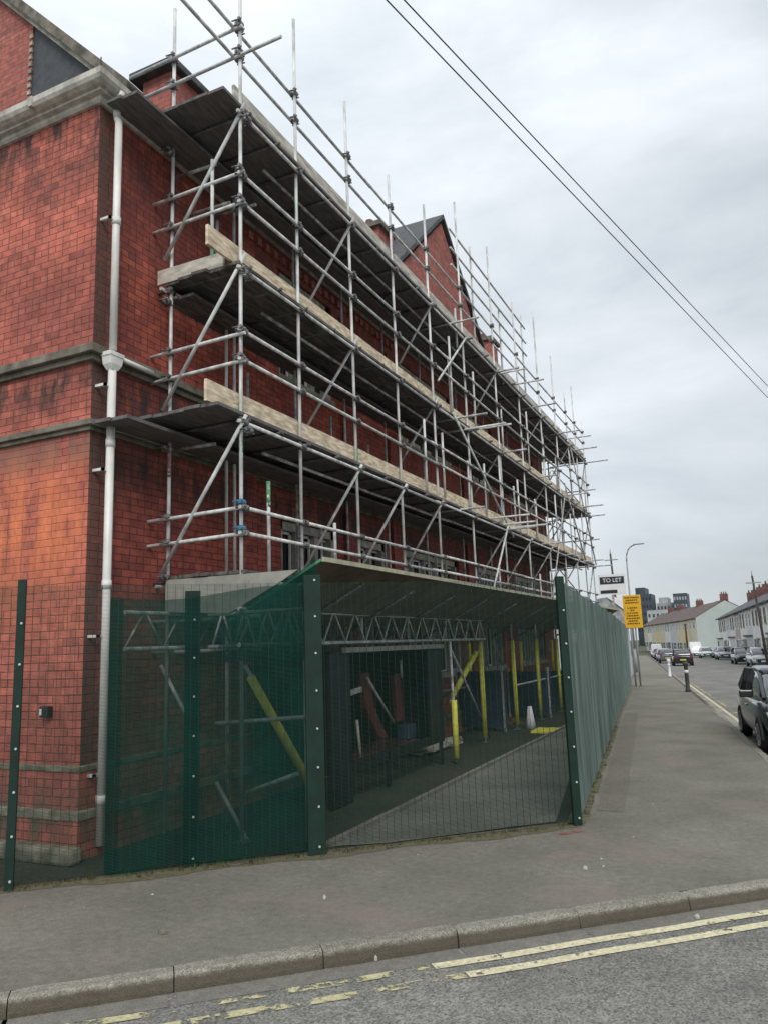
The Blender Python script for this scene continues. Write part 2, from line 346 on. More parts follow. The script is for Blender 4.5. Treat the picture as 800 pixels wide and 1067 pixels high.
# road: junction area + the street
mb = MB()
a = K0 - U*40; b = K0 + U*60
mb.quad((a.x,a.y,RZ),(a.x+NN.x*9,a.y+NN.y*9,RZ),(b.x+NN.x*9,b.y+NN.y*9,RZ),(b.x,b.y,RZ))
struct('front_road', mb, M['road'])
rows = [(kx(y), kx(y)+(9 if y > 14 else 12), y) for y in (9.5,14,22,40,60,80,100,125,150)]
mb = sheet(rows, RZ-.004); struct('street_road', mb, M['road'])
# pavement: front strip and the long side strip, with rounded corner
P = []
fk = lambda t: K0 + U*t - NN*.125
corner = []
tc = 3.97
c0 = fk(tc-1.3); 
sx = lambda y: Vector((kx(y)-.125, y, 0))
cI = fk(tc-.15)
mb = MB(); bm = mb.bm
arc = []
pA = fk(tc-1.3); pC = sx(cI.y+1.5); pB = Vector((kx(8.1)-.15, 8.02, 0))
for i in range(9):
    s = i/8; arc.append(pA*(1-s)**2 + pB*2*s*(1-s) + pC*s*s)
rowsP = [sx(y) for y in (12,14,18,22)]
outline = [fk(-40)] + [fk(-20), fk(-5), fk(0)] + arc + rowsP + [Vector((-6.6,22,0)), Vector((-30.4,22,0)), Vector((-38,-8,0))]
vs = [bm.verts.new(p) for p in outline]; bm.faces.new(vs); bmesh.ops.triangulate(bm, faces=bm.faces[:])
struct('pavement', mb, M['pave'])
mb = sheet([(kx(y)-9, kx(y)-.125, y) for y in (22,40,60,80,100,125,150)], 0); struct('street_pavement', mb, M['pave'])
mb = sheet([(kx(y)+9, kx(y)+12.6, y) for y in (14,22,40,60,80,100,125,150)], .0); struct('far_pavement', mb, M['pave'])
# kerbs as single stones with dirty joints
def kerb_run(pts, name, h=.11, w=.125, L=.965, start=0):
    mb = MB(); 
    # resample polyline
    cum = [0]
    for p, q in zip(pts, pts[1:]): cum.append(cum[-1]+(q-p).length)
    def at(s):
        for i in range(len(pts)-1):
            if s <= cum[i+1] or i == len(pts)-2:
                return pts[i] + (pts[i+1]-pts[i])*((s-cum[i])/(cum[i+1]-cum[i]))
    s = start
    while s < cum[-1]-.05:
        e = min(s+L-.007, cum[-1]); p = at(s); q = at(e); d = (q-p).normalized(); n = Vector((d.y,-d.x,0))
        jz = random.uniform(-.004,.004); jn = random.uniform(-.006,.006)
        k = 7; ra = []
        for i in range(k):
            f = i/(k-1); c = p+(q-p)*f + n*jn; z = gz(c.y)+jz+random.uniform(-.002,.002)
            prof = [(0,-.18),(w+.012,-.18),(w+.012,-.085),(w,-.022),(w-.008,-.008),(w-.024,0),(0,0.002)]
            if i in (0,k-1): prof = [(max(0,a-.006) if a > 0 else a, b-.005) for a, b in prof]
            ra.append([tuple(c + n*(a+random.uniform(-.0015,.0015)) + Vector((0,0,z+b+.002))) for a, b in prof])
        mb.loft(ra, smooth=False)
        s += L
    struct(name, mb, M['kerb'])
start_pts = [fk(-12.02)] + arc + [sx(y) for y in (12,14,18,22)]
# phase the joints with the photograph: one joint at K0
kerb_run(start_pts, 'kerb', start=(12.02 % .965))
kerb_run([sx(y) for y in (22,40,60,80,100,125,150)], 'street_kerb', L=1.9)
mbk = MB()
# kerb on the far side (faces the other way)
for y0, y1 in zip((14,22,40,60,80,100,125),(22,40,60,80,100,125,150)):
    mbk.beam((kx(y0)+9,y0,gz(y0)-.06),(kx(y1)+9,y1,gz(y1)-.06),.13,.125)
struct('opposite_kerb', mbk, M['kerb'])
# channel blocks along the front kerb
mb = MB()
for i in range(-24, 9):
    t0 = i*.965+.05*math.sin(i*3); t1 = t0+.945; nn = .142
    a = K0+U*t0+NN*(.012); b = K0+U*t1+NN*.012
    mb.quad(*(tuple(p+Vector((0,0,RZ+.003))) for p in (a, b, b+NN*.19, a+NN*.19)))
struct('channel_strip', mb, M['gutter'])
# double yellow lines
def line(t0, t1, o0, o1, mat, name, z=RZ+.006, seg=14):
    mb = MB()
    for i in range(seg):
        a = t0+(t1-t0)*i/seg; b = t0+(t1-t0)*(i+1)/seg
        w0 = .006*math.sin(a*5.1); w1 = .006*math.sin(b*5.1)
        mb.quad(*(tuple(K0+U*t+NN*o+Vector((0,0,z))) for t, o in ((a,o0+w0),(b,o0+w1),(b,o1+w1),(a,o1+w0))))
    struct(name, mb, mat)
line(-.28, 3.0, .205, .295, M['yline'], 'yellow_line')
line(-.12, 3.0, .405, .495, M['yline'], 'yellow_line')
line(-2.8, -.30, .21, .29, M['yworn'], 'yellow_line')
line(-2.8, -.13, .41, .49, M['yworn'], 'yellow_line')
for off in (.25,.45):
    mb = sheet([(kx(y)+off, kx(y)+off+.09, y) for y in (11.5,14,18,22,30,42)], RZ+.006); struct('street_line', mb, M['yworn' if off > .3 else 'yline'])
mb = sheet([(kx(y)+1.9, kx(y)+2.3, y) for y in (24,26,29,31)], RZ+.006); struct('road_marking', mb, M['wline'])
mb = sheet([(kx(y)+.01, kx(y)+.24, y) for y in (10.5,14,18,22,30,42,60)], RZ+.004); struct('street_channel', mb, M['channel2'])
mb = sheet([(kx(y)+1.1, kx(y)+1.7, y) for y in (20,22,25)], RZ+.006); struct('road_marking', mb, M['wline'])

# fence line geometry
FL = Vector((-6.15,5.06,0)); FM = Vector((-4.09,6.93,0)); FR = Vector((-1.955,8.83,0)); FE = Vector((-5.27,37.3,0))
FD = (FR-FL).normalized(); FN = Vector((FD.y,-FD.x,0)); SD = (FE-FR).normalized(); SN = Vector((SD.y,-SD.x,0))
# yard inside the fence
mb = MB()
def fx_(y): return (FR+(FE-FR)*((y-FR.y)/(FE.y-FR.y))).x-.12
a_ = FL-FD*3-FN*.1; b_ = FR-FN*.1-SN*.12
mb.bm.faces.new([mb.bm.verts.new((x,y,.004)) for x,y in ((a_.x,a_.y),(b_.x,b_.y),(-6.38,b_.y),(-6.38,6.1),(-9,6.1))]); bmesh.ops.triangulate(mb.bm, faces=mb.bm.faces[:])
for y0_,y1_ in ((b_.y,12),(12,17),(17,22),(22,30),(30,37)): mb.quad((-6.38,y0_,.004+gz(y0_)),(fx_(y0_),y0_,.004+gz(y0_)),(fx_(y1_),y1_,.004+gz(y1_)),(-6.38,y1_,.004+gz(y1_)))
struct('yard_ground', mb, M['yard'])
mb = MB(); mb.quad((-4.09,7.2,.012),(-3.6,7.5,.012),(-2.2,8.9,.012),(-4.09,21,.012))
struct('yard_paving', mb, M['yardpath'])
mb = MB(); mb.box(-4.16,7.2,-.02,-4.09,21,.06); struct('path_edging', mb, M['kerb'])
mb = MB()
rr = random.Random(3); n = 60
up_ = []; dn_ = []
for i in range(n+1):
    p = FL-FD*3+(FR-FL+FD*3)*(i/n); up_.append(p-FN*.10); dn_.append(p+FN*(.10+.06*rr.random()+.05*math.sin(i*.5)))
for i in range(n):
    mb.quad(*(tuple(q+Vector((0,0,.004))) for q in (dn_[i], dn_[i+1], up_[i+1], up_[i])))
struct('verge_dirt', mb, M['moss'])
mb = MB(); n = 60; up_ = []; dn_ = []
for i in range(n+1):
    p = FR+(FE-FR)*(i/n); up_.append(p-SN*.10); dn_.append(p+SN*(.07+.05*rr.random()))
for i in range(n):
    mb.quad(*(tuple(q+Vector((0,0,.004+gz(q.y)))) for q in (dn_[i], dn_[i+1], up_[i+1], up_[i])))
struct('verge_dirt', mb, M['moss'])

# trench patch with a crisp seam along the side fence, and a faint red survey mark
mb = MB()
for y0_, y1_ in ((9.6,12),(12,17),(17,22)):
    f_ = lambda y: (FR+(FE-FR)*((y-FR.y)/(FE.y-FR.y))).x
    mb.quad((f_(y0_)+.16,y0_,.004),(f_(y0_)+.48,y0_,.004),(f_(y1_)+.50,y1_,.004),(f_(y1_)+.16,y1_,.004))
struct('pavement_patch', mb, M['patch'])
mb = MB(); q = FR+FN*.28-FD*.25; mb.quad(*(tuple(q+FD*a+FN*b_+Vector((0,0,.005))) for a,b_ in ((-.16,-.03),(.14,-.05),(.17,.04),(-.12,.05)))); struct('spray_mark', mb, paint_mat('red_spray', (.45,.10,.09), .5, 14))
mb = MB(); rr = random.Random(12)
def tuft(c, out):
    for _ in range(rr.randint(4,9)):
        a = rr.uniform(0,6.28); h = rr.uniform(.02,.07); p = c+Vector((rr.uniform(-.03,.03),rr.uniform(-.03,.03),.0)); d = Vector((math.cos(a),math.sin(a),0))
        w = Vector((-d.y,d.x,0))*.004
        mb.bm.faces.new([mb.bm.verts.new(x) for x in (p-w, p+w, p+d*h*.6+Vector((0,0,h)))])
for i in range(170): 
    t_ = rr.random()**1.0; tuft(FL-FD*1.2+(FR-FL+FD*1.2)*t_+FN*rr.uniform(-.06,.07), FN)
for i in range(110): 
    t_ = rr.random()*.35; c = FR+(FE-FR)*t_+SN*rr.uniform(0.0,.09); c.z = gz(c.y); tuft(c, SN)
tag(mb.build('weeds', M['blade'], recalc=False), 'tiny weeds growing along the foot of the fences', None, None, 'stuff')

# ------------------------------------------------------------------ brick building
BX, BY, BE, BZ = -6.4, 6.05, 27.6, 8.60
B = thing('brick_building', 'large red brick building with white downpipe and pale eaves wrapped in scaffolding', 'building', (BX, BY, 0))
wins = []
for (a,b_) in ((9.9,11.7),(12.55,13.75),(14.5,17.9),(19.4,21.4),(22.9,26.2)): wins.append((a,b_,1.25,4.0))
for (a,b_) in ((9.9,11.7),(14.5,17.9),(19.4,21.4),(22.9,26.2)): wins.append((a,b_,6.25,8.2))
mb = MB()
yc = sorted({BY,BE}|{w[0] for w in wins}|{w[1] for w in wins}); zc = sorted({0,BZ}|{w[2] for w in wins}|{w[3] for w in wins})
for y0,y1 in zip(yc,yc[1:]):
    for z0,z1 in zip(zc,zc[1:]):
        ym=(y0+y1)/2; zm=(z0+z1)/2
        if any(w[0]<ym<w[1] and w[2]<zm<w[3] for w in wins): continue
        mb.quad((BX,y0,z0),(BX,y1,z0),(BX,y1,z1),(BX,y0,z1))
for y0,y1,z0,z1 in wins:
    r = BX-.28
    mb.quad((BX,y0,z0),(r,y0,z0),(r,y0,z1),(BX,y0,z1)); mb.quad((BX,y1,z0),(BX,y1,z1),(r,y1,z1),(r,y1,z0))
    mb.quad((BX,y0,z1),(r,y0,z1),(r,y1,z1),(BX,y1,z1)); mb.quad((BX,y0,z0),(BX,y1,z0),(r,y1,z0),(r,y0,z0))
# brick piers between windows (shallow pilasters)
for y in (9.0,12.1,14.1,18.6,22.1):
    mb.box(BX-.01,y-.17,.9,BX+.07,y+.17,8.1)
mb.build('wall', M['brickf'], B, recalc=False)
mb = MB()
mb.quad((-22,BY,0),(BX,BY,0),(BX,BY,BZ),(-22,BY,BZ))
mb.quad((-22,BE,0),(-22,BE,BZ),(BX,BE,BZ),(BX,BE,0)); mb.quad((-22,BY,0),(-22,BY,BZ),(-22,BE,BZ),(-22,BE,0))
mb.build('wall', M['brick'], B, recalc=False)
mb = MB()
for (z0,z1,o) in ((5.30,5.37,.05),(5.37,5.47,.11),(4.48,4.53,.04),(4.53,4.60,.08)):
    mb.box(-22,BY-o,z0,BX+o,BY+.02,z1); mb.box(BX-.02,BY+.0205,z0,BX+o,BE,z1)
sc = mb.build('string_course', M['stone'], B, bevel=.01)
mb = MB()
mb.box(-22,BY-.06,0,BX+.06,BY-.002,.84); mb.box(BX+.002,BY-.002,0,BX+.06,BE,.84)
mb.box(-22,BY-.12,0,BX+.12,BY-.061,.38); mb.box(BX+.061,BY-.061,0,BX+.12,BE,.38)
mb.build('plinth', M['brick'], B)
mb = MB()
for (z0,z1,o) in ((.84,.90,.075),(.38,.47,.135)):
    mb.box(-22,BY-o,z0,BX+o,BY-.003,z1); mb.box(BX+.003,BY-.003,z0,BX+o,BE,z1)
mb.build('plinth_cap', M['olive_stone'], B, bevel=.01)
mb = MB(); mb.box(-22,BY-.30,0,BX+.22,BY-.121,.16); mb.build('footing', M['olive_stone'], B, bevel=.04)
# cornice: stepped mouldings and a gutter, along both faces
prof = [(0,8.54),(.04,8.54),(.07,8.57),(.07,8.61),(.13,8.62),(.13,8.655),(.17,8.66),(.22,8.69),(.245,8.73),(.25,8.80),(.225,8.80),(.22,8.75),(0,8.74)]
mb = MB()
rings = [[(-22,BY-o,z) for o,z in prof], [(BX+o,BY-o,z) for o,z in prof], [(BX+o,BE+.3,z) for o,z in prof]]
mb.loft(rings, smooth=False); mb.build('cornice', M['cornice'], B)
mb = MB()
for x in (-7.3,-8.5,-9.7): mb.box(x-.03,BY-.262,8.68,x+.03,BY-.22,8.81)
for y in (7.4,8.6,9.8): mb.box(BX+.22,y-.03,8.68,BX+.262,y+.03,8.81)
mb.build('gutter_joint', M['cornice'], B)
mb = MB(); mb.tube((BX+.2,BY-.2,8.76),(BX+.2,BY-.2,8.96),.008,6); mb.build('spike', M['black'], B)
# roof
mb = MB(); rz = 12.4
mb.quad((-22,BY-.2,8.76),(BX+.2,BY-.2,8.76),(BX-4.2,BY+4.2,rz),(-22,BY+4.2,rz))
mb.quad((BX+.2,BY-.2,8.76),(BX+.2,BE+.2,8.76),(BX-4.2,BE-3,rz),(BX-4.2,BY+4.2,rz))
mb.quad((-22,BE+.2,8.76),(-22,BE-3,rz),(BX-4.2,BE-3,rz),(BX+.2,BE+.2,8.76))
mb.quad((-22,BY+4.2,rz),(BX-4.2,BY+4.2,rz),(BX-4.2,BE-3,rz),(-22,BE-3,rz))
mb.build('roof', M['slate'], B)
# slate-cheeked gable at the left, brick stack with cap, big gable over the long side
gy = 8.2
g1 = MB(); g1.prism([(-16,9.5),(-10.34,9.5),(-10.34,13.06),(-11.28,14.02),(-13.1,15.9),(-16,13.2)], gy, gy+.3, 1)
gl = g1.build('gable', M['brick2'], B)
mb = MB(); mb.prism([(-10.339,9.5),(-8.1,9.5),(-8.1,10.76),(-10.339,13.05)], gy+.02, gy+3, 1); mb.build('cladding', M['slatehung'], gl)
mb = MB(); mb.prism([(-13.2,16.05),(-7.95,10.72),(-7.95,10.94),(-13.2,16.28)], gy-.16, gy+3, 1); mb.build('coping', M['stone'], gl)
mb = MB(); mb.prism([(-13.1,15.86),(-8.05,10.72),(-8.05,10.82),(-13.1,15.98)], gy-.10, gy-.01, 1); mb.build('bargeboard', M['pale_stone'], gl)
mb = MB(); z = 10.0
while z < 12.9: mb.box(-10.40,gy-.02,z,-10.33,gy+.01,z+.07); z += .14
mb.build('quoin', M['pale_stone'], gl)
mb = MB(); mb.box(-7.72,8.15,9.4,-7.12,10.9,10.86); st = mb.build('chimney', M['brick2'], B)
mb = MB(); mb.box(-7.88,8.0,10.86,-7.0,11.05,10.98); mb.box(-7.80,8.08,10.98,-7.08,10.97,11.05); mb.build('cap', M['slate'], st, bevel=.015)
gx = BX+.02
G2y, G2z, hw = 17.9, 13.15, 4.8
mb = MB(); mb.prism([(G2y-hw,8.9),(G2y+hw,8.9),(G2y,G2z)], gx-.35, gx, 0); g2 = mb.build('gable', M['brick2'], B)
mb = MB()
for s in (-1,1):
    mb.prism([(G2y+s*(hw+.25),8.82),(G2y,G2z+.12),(G2y,G2z+.24),(G2y+s*(hw+.25),8.95)], gx-5.5, gx+.08, 0)
mb.build('roof', M['slate'], g2)
for (y, z1) in ((16.3,12.3),(25.4,12.6)):
    mb = MB(); mb.box(BX-1.6,y-.4,9.5,BX-.9,y+.4,z1); c = mb.build('chimney', M['brick2'], B)
    mb = MB(); mb.box(BX-1.7,y-.5,z1,BX-.8,y+.5,z1+.12); mb.build('cap', M['stone'], c)
    for dy in (-.2,.2):
        mb = MB(); mb.tube((BX-1.25,y+dy,z1+.1),(BX-1.25,y+dy,z1+.34),.12,10,.10); mb.build('pot', M['chim'], c)
for y0,y1,z0,z1 in wins:
    x = BX-.16; n = max(2, round((y1-y0)/.62)); mb = MB()
    mb.box(x-.1,y0,z0,x+.1,y0+.13,z1); mb.box(x-.1,y1-.13,z0,x+.1,y1,z1); mb.box(x-.1,y0,z1-.14,x+.1,y1,z1-.002); mb.box(x-.1,y0-.0,z0,x+.2,y1,z0+.12)
    for k in range(1,n):
        yy = y0+(y1-y0)*k/n; mb.box(x-.08,yy-.055,z0+.1,x+.08,yy+.055,z1-.1)
    mb.box(x-.075,y0+.1,(z0+z1)/2+.25,x+.075,y1-.1,(z0+z1)/2+.36)
    w = mb.build('window', M['pale_stone'], B)
    mb = MB()
    for k in range(n):
        a = y0+(y1-y0)*k/n; b_ = y0+(y1-y0)*(k+1)/n
        for (c0_,c1_) in ((z0+.12,(z0+z1)/2+.25),((z0+z1)/2+.36,z1-.14)):
            mb.box(x-.03,a+.07,c0_,x-.0,a+.105,c1_); mb.box(x-.03,b_-.105,c0_,x,b_-.07,c1_); mb.box(x-.03,a+.07,c1_-.04,x,b_-.07,c1_); mb.box(x-.03,a+.07,c0_,x,b_-.07,c0_+.04)
    mb.build('sash', M['white'], w)
    mb = MB(); mb.quad((x-.05,y0+.05,z0+.05),(x-.05,y1-.05,z0+.05),(x-.05,y1-.05,z1-.05),(x-.05,y0+.05,z1-.05)); mb.build('pane', M['glass'], w)
# dentil brick course under the eaves of the long side
mb = MB(); y = 9.0
while y < 14.2: mb.box(BX,y,8.28,BX+.07,y+.11,8.40); y += .235
mb.build('dentil_course', M['brick2'], B)
# downpipe with hopper
dx, dy = BX+.155, 6.20
mb = MB()
mb.tube((dx,dy,.10),(dx-.0,dy,5.22),.046,14); mb.tube((dx,dy,5.45),(dx,dy,8.36),.044,14)
mb.path([(dx,dy,8.34),(dx-.03,dy,8.42),(dx-.03,dy-.01,8.52),(dx+.02,dy-.02,8.62),(dx+.06,dy-.03,8.72)],.044,14)
for z in (.5,2.72,4.3,7.0): mb.tube((dx,dy,z),(dx,dy,z+.09),.053,14)
dp = mb.build('downpipe', M['white'], B)
mb = MB()
mb.loft([[(dx+sx_*a,dy+sy*b_,z) for sx_,sy in ((-1,-1),(1,-1),(1,1),(-1,1))] for a,b_,z in ((.045,.045,5.20),(.065,.08,5.26),(.07,.095,5.35),(.078,.105,5.355),(.078,.105,5.40))], smooth=False)
mb.build('hopper', M['white'], dp)
mb = MB(); mb.tube((dx,dy+.1,5.38),(dx+.03,dy+.62,5.36),.03,10); mb.build('waste_pipe', M['white'], dp)
for z in (.78,2.2,4.02,5.0,7.05):
    mb = MB(); mb.box(BX,dy-.1,z,dx,dy-.07,z+.03); mb.box(dx-.03,dy-.10,z,dx+.0,dy-.03,z+.03); mb.build('pipe_bracket', M['white'], dp)
# small bulkhead lamp on the left face
lx, lz = -6.88, 1.44
wl = thing('wall_lamp', 'small black wall lamp with pale lens on the brick face behind the fence', 'lamp', (lx,BY,lz))
mb = MB(); mb.box(lx-.055,BY-.075,lz-.055,lx+.075,BY-.002,lz+.06); mb.build('housing', M['black'], wl, bevel=.01)
mb = MB(); mb.box(lx-.04,BY-.082,lz-.03,lx-.01,BY-.076,lz+.035); mb.build('lens', M['signw'], wl)

# ------------------------------------------------------------------ scaffold
XO, XI, Y0 = -5.08, -6.15, 7.04
SY = [7.04,8.35,9.95,11.6,13.3,15.25,17.6,19.8,22.1,24.2,26.0,27.5,29.0]
TOP = [10.9,11.03,10.8,10.45,10.8,11.92,11.98,11.35,11.98,11.25,10.5,11.2,10.2]
LZ = [2.78,4.60,6.50,8.57]
R = .0228
SC = thing('scaffold', 'galvanised tube scaffold with three board decks along the brick facade', 'scaffolding', (XO,Y0,0))
def T_(name, p, q, mat='galv', r=R, parent=None, n=10):
    mb = MB(); mb.tube(p, q, r, n); return mb.build(name, M[mat], parent or SC)
couplers = []
foam = []
for i, y in enumerate(SY):
    lean = random.uniform(-.02,.02)
    zb = .03 if (i == 0 or i >= 5) else 2.05
    o = T_('standard', (XO+random.uniform(-.01,.01), y, zb), (XO+lean, y+random.uniform(-.02,.02), TOP[i]), n=12)
    if zb < 1:
        mb = MB(); mb.box(XO-.075,y-.075,.012,XO+.075,y+.075,.03); mb.build('base_plate', M['coup'], o)
    if i >= 5:
        mb = MB(); mb.tube((XO,y,.12),(XO,y,2.03),.050,12); mb.build('foam_sleeve', M['yellow'], o)
    ti = [10.6,9.05,9.3,9.1,9.25,9.2,9.4,9.1,9.3,9.2,9.1,9.8,9.8][i]
    zb = .03 if (i == 0 or i >= 4) else 2.05
    o = T_('standard', (XI, y+.02, zb), (XI, y+.02, ti), 'galvd' if i > 1 else 'galv', n=10)
    if i >= 6 and i % 2 == 0:
        mb = MB(); mb.tube((XI,y+.02,.12),(XI,y+.02,2.0),.045,12); mb.build('foam_sleeve', M['yellow'], o)
# ledgers: along the building, outside and inside, in lengths that overlap at joints
def ledger(x, z, mat, name='ledger', y0=Y0-.12, y1=29.15):
    y = y0; k = 0
    while y < y1:
        e = min(y+6.3+random.uniform(-.5,.5), y1); dz = .0 if k % 2 == 0 else .012
        T_(name, (x, y, z+dz), (x, e, z+dz-.004), mat); y = e-.22; k += 1
        if e >= y1: break
for z in LZ:
    ledger(XO+.05, z, 'galv', y0=Y0-.12 if z > 4 else Y0-.05); ledger(XI-.05, z, 'galvd')
for zs in ((3.31,3.60),(5.36,5.72),(7.36,7.74),(9.40,9.82)):
    for z in zs: ledger(XO+(.05 if z < 9 else -.05), z, 'galv', 'guard_rail', y0=Y0-.10 if z < 9 else Y0-2.2)
for z in (6.98,8.98): pass
for z in (5.4,7.4): ledger(XI+.05, z, 'galvd', 'guard_rail', y0=14.0)
ledger(XO+.06, 2.98, 'galv', 'guard_rail', y0=8.5, y1=27)
for k in range(13,29):
    T_('puncheon', (XO+.03, k+.35*math.sin(k*2.3), 6.6+(k%2)*-1.9), (XO+.03, k+.35*math.sin(k*2.3), 7.7+(k%2)*-1.9+.3*(k%3)), 'galv')
ledger(XO-.35, 4.50, 'galvd', y0=8.0, y1=28.6); ledger(XO-.35, 6.42, 'galvd', y0=8.0, y1=28.6); ledger(XO-.3, 8.5, 'galvd', y0=8.0, y1=28.6)
# extra tall guard rails half way along
for z in (10.25,10.65,11.1): T_('guard_rail', (XO-.05,14.9,z), (XO-.05,21.2,z))
for (y, a, b_) in ((16.4,8.7,11.4),(20.9,8.7,11.4),(18.6,8.6,10.7)): T_('puncheon', (XO-.08,y,a), (XO-.08,y,b_))
# end guard rails and transoms at the near end
for (z,xa,xb) in ((9.40,-6.62,-4.42),(9.80,-6.85,-5.0),(7.36,-6.68,-4.98),(7.76,-6.7,-4.98),(5.34,-6.7,-4.98),(5.68,-6.68,-4.98),(3.30,-6.66,-4.98),(3.60,-6.66,-4.98)):
    T_('guard_rail', (xa, Y0-.05, z+.02*(xa+5)), (xb, Y0-.05, z))
# transoms under the boards
for li, z in enumerate(LZ):
    yy = sorted(SY+[ (a+b_)/2 for a, b_ in zip(SY,SY[1:])])
    for k, y in enumerate(yy):
        long_ = (li in (1,2,3) and k > 7 and k % 3 == 0)
        xb = XO+(.07 if y < 14 else .16)+random.uniform(0,.06) + (random.uniform(.35,.7) if long_ else 0)
        xa = XI-.22-random.uniform(0,.06)
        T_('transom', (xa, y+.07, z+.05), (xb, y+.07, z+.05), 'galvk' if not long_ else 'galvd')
for (y,z) in ((15.6,6.62),(16.6,4.78),(17.3,4.72),(18.2,4.76),(14.9,6.45),(17.9,8.65),(19.0,8.68)):
    T_('transom', (XI+.5, y, z), (XO+random.uniform(.6,.95), y, z))
# transverse braces
for i, y in enumerate(SY):
    for (za, zb_) in ((2.86,4.45),(4.95,6.45),(6.88,8.45)):
        if i in (0,2,4,6,8,10) or (i in (3,7) and za < 3):
            j = random.uniform(-.06,.06)
            T_('brace', (XI-.05, y-.06, za+j), (XO+.12, y-.06, zb_+.22), 'galv' if i < 4 else 'galvd')
# facade braces
T_('brace', (XO+.09,14.1,6.6), (XO+.09,18.0,4.5)); T_('brace', (XO+.09,16.0,3.0), (XO+.09,17.6,4.75)); T_('brace', (XO+.09,13.35,7.05), (XO+.09,15.2,8.6))
T_('brace', (XO+.09,21.5,3.0), (XO+.09,24.6,6.8),'galvd'); T_('brace', (XO+.09,24.5,7.0), (XO+.09,27.4,4.4),'galvd'); T_('brace', (XO+.09,26,8.5), (XO+.09,29.1,4.7),'galvd')
# puncheons (short uprights between the frames)
for (y,a,b_) in ((7.62,2.86,4.02),(9.25,2.86,3.72),(13.7,4.8,6.1),(16.3,4.8,6.0),(18.7,4.8,5.9),(20.8,4.8,5.9),(17.0,2.9,3.75),(20.8,2.9,3.8),(14.3,6.6,7.9),(14.9,8.3,9.2)):
    T_('puncheon', (XO-.02,y,a), (XO-.02,y,b_))
for (y,a,b_) in ((7.9,6.52,7.9),(8.6,4.7,5.9),(11.0,4.7,5.9),(9.4,6.55,7.6),(10.9,6.55,7.4),(12.4,4.65,5.7),(12.9,6.55,7.5),(16.0,4.65,5.8),(16.2,6.6,7.6),(18.2,6.6,7.6),(20.4,4.7,5.8),(10.6,2.9,3.9),(13.0,2.9,3.9),(15.6,2.9,3.9),(18.9,2.9,3.9)):
    T_('puncheon', (XI+.06,y,a), (XI+.06,y,b_), 'galvd')
T_('puncheon', (-5.47,7.0,6.62), (-5.47,7.0,8.08))
# ties into the wall
for (y,z) in ((7.3,8.28),(8.2,8.2),(7.6,7.9),(7.4,6.62),(7.3,4.52),(11.9,7.2),(15.8,5.2)):
    T_('tie', (BX+.02,y,z), (XI+.5,y,z-.02), 'galvd')
# returned end of the scaffold at the far corner
for x in (-7.4,-8.7,-10.0):
    T_('standard', (x,29.0,.0), (x,29.0,10.4), 'galvd'); T_('standard', (x,28.0,.0), (x,28.0,10.0), 'galvd')
for z in (4.6,5.6,6.5,7.5,8.57,9.6):
    T_('ledger', (XI-.1,29.05,z), (-10.2,29.05,z), 'galvd'); T_('ledger', (XO+.3,29.06,z+.05), (XI-.3,29.06,z+.05), 'galvd')
for (a,b_) in ((2.8,4.6),(4.7,6.5),(6.6,8.5)):
    T_('brace', (XO,29.1,a),(XI-.2,29.1,b_),'galvd'); T_('brace', (-6.4,29.1,b_),(-7.5,29.1,a),'galvd'); T_('brace', (XO,28.9,b_),(XO-.1,27.6,a),'galvd')
# decks
def deck(z, ystart, inside_y, name='deck', end=28.95, xs=None, mat='board'):
    mb = MB(); xs = xs or [XI-.02+.232*k for k in range(5)]
    for k, x in enumerate(xs):
        y = ystart + random.uniform(-.04,.04) + (-.0)
        while y < end:
            e = min(y+3.9, end+random.uniform(-.1,.1)); dz = random.uniform(0,.004)
            mb.box(x, y+.004, z+dz, x+.225, e-.004, z+.038+dz); y = e
    y = inside_y
    for x, off_ in ((-6.275,0),(-6.045,.03)):
        y = inside_y+off_
        while y < 27.5:
            e = min(y+3.9,27.5); mb.box(x, y+.004, z-.152, x+.222, e-.004, z-.114); y = e
    return mb.build(name, M[mat], SC, bevel=0)
deck(LZ[3]+.078, 6.62, 6.02)
deck(LZ[2]+.04, 6.93, 7.05, mat='boardg')
deck(LZ[1]+.078, 6.50, 5.98)
deck(LZ[0]+.078, 6.98, 7.2, mat='boardg')
# toe boards, cut in lengths
def toe(z, y0, x, mat, h=.25, dz=0):
    y = y0; k = 0
    while y < 28.9:
        e = min(y+3.9, 28.95); mb = MB(); t = random.uniform(-.012,.012)
        v0 = Vector((x,y+.01,z)); v1 = Vector((x+t*.3,e-.01,z+t*.5))
        mb.beam(v0+Vector((0,0,h/2)), v1+Vector((0,0,h/2)), .038, h)
        mb.build('toe_board', M[mat], SC, bevel=.003); y = e; k += 1
toe(LZ[3]+.125, 6.93, XO-.03, 'toeg', h=.27)
toe(LZ[2]+.09, 6.47, XO-.06, 'toe')
toe(LZ[1]+.125, 6.45, XO-.055, 'toe')
mb = MB(); mb.beam((XI-.14,Y0-.06,LZ[2]+.175),(XO-.2,Y0-.06,LZ[2]+.175),.038,.19); mb.build('toe_board', M['toeg'], SC, bevel=.003)
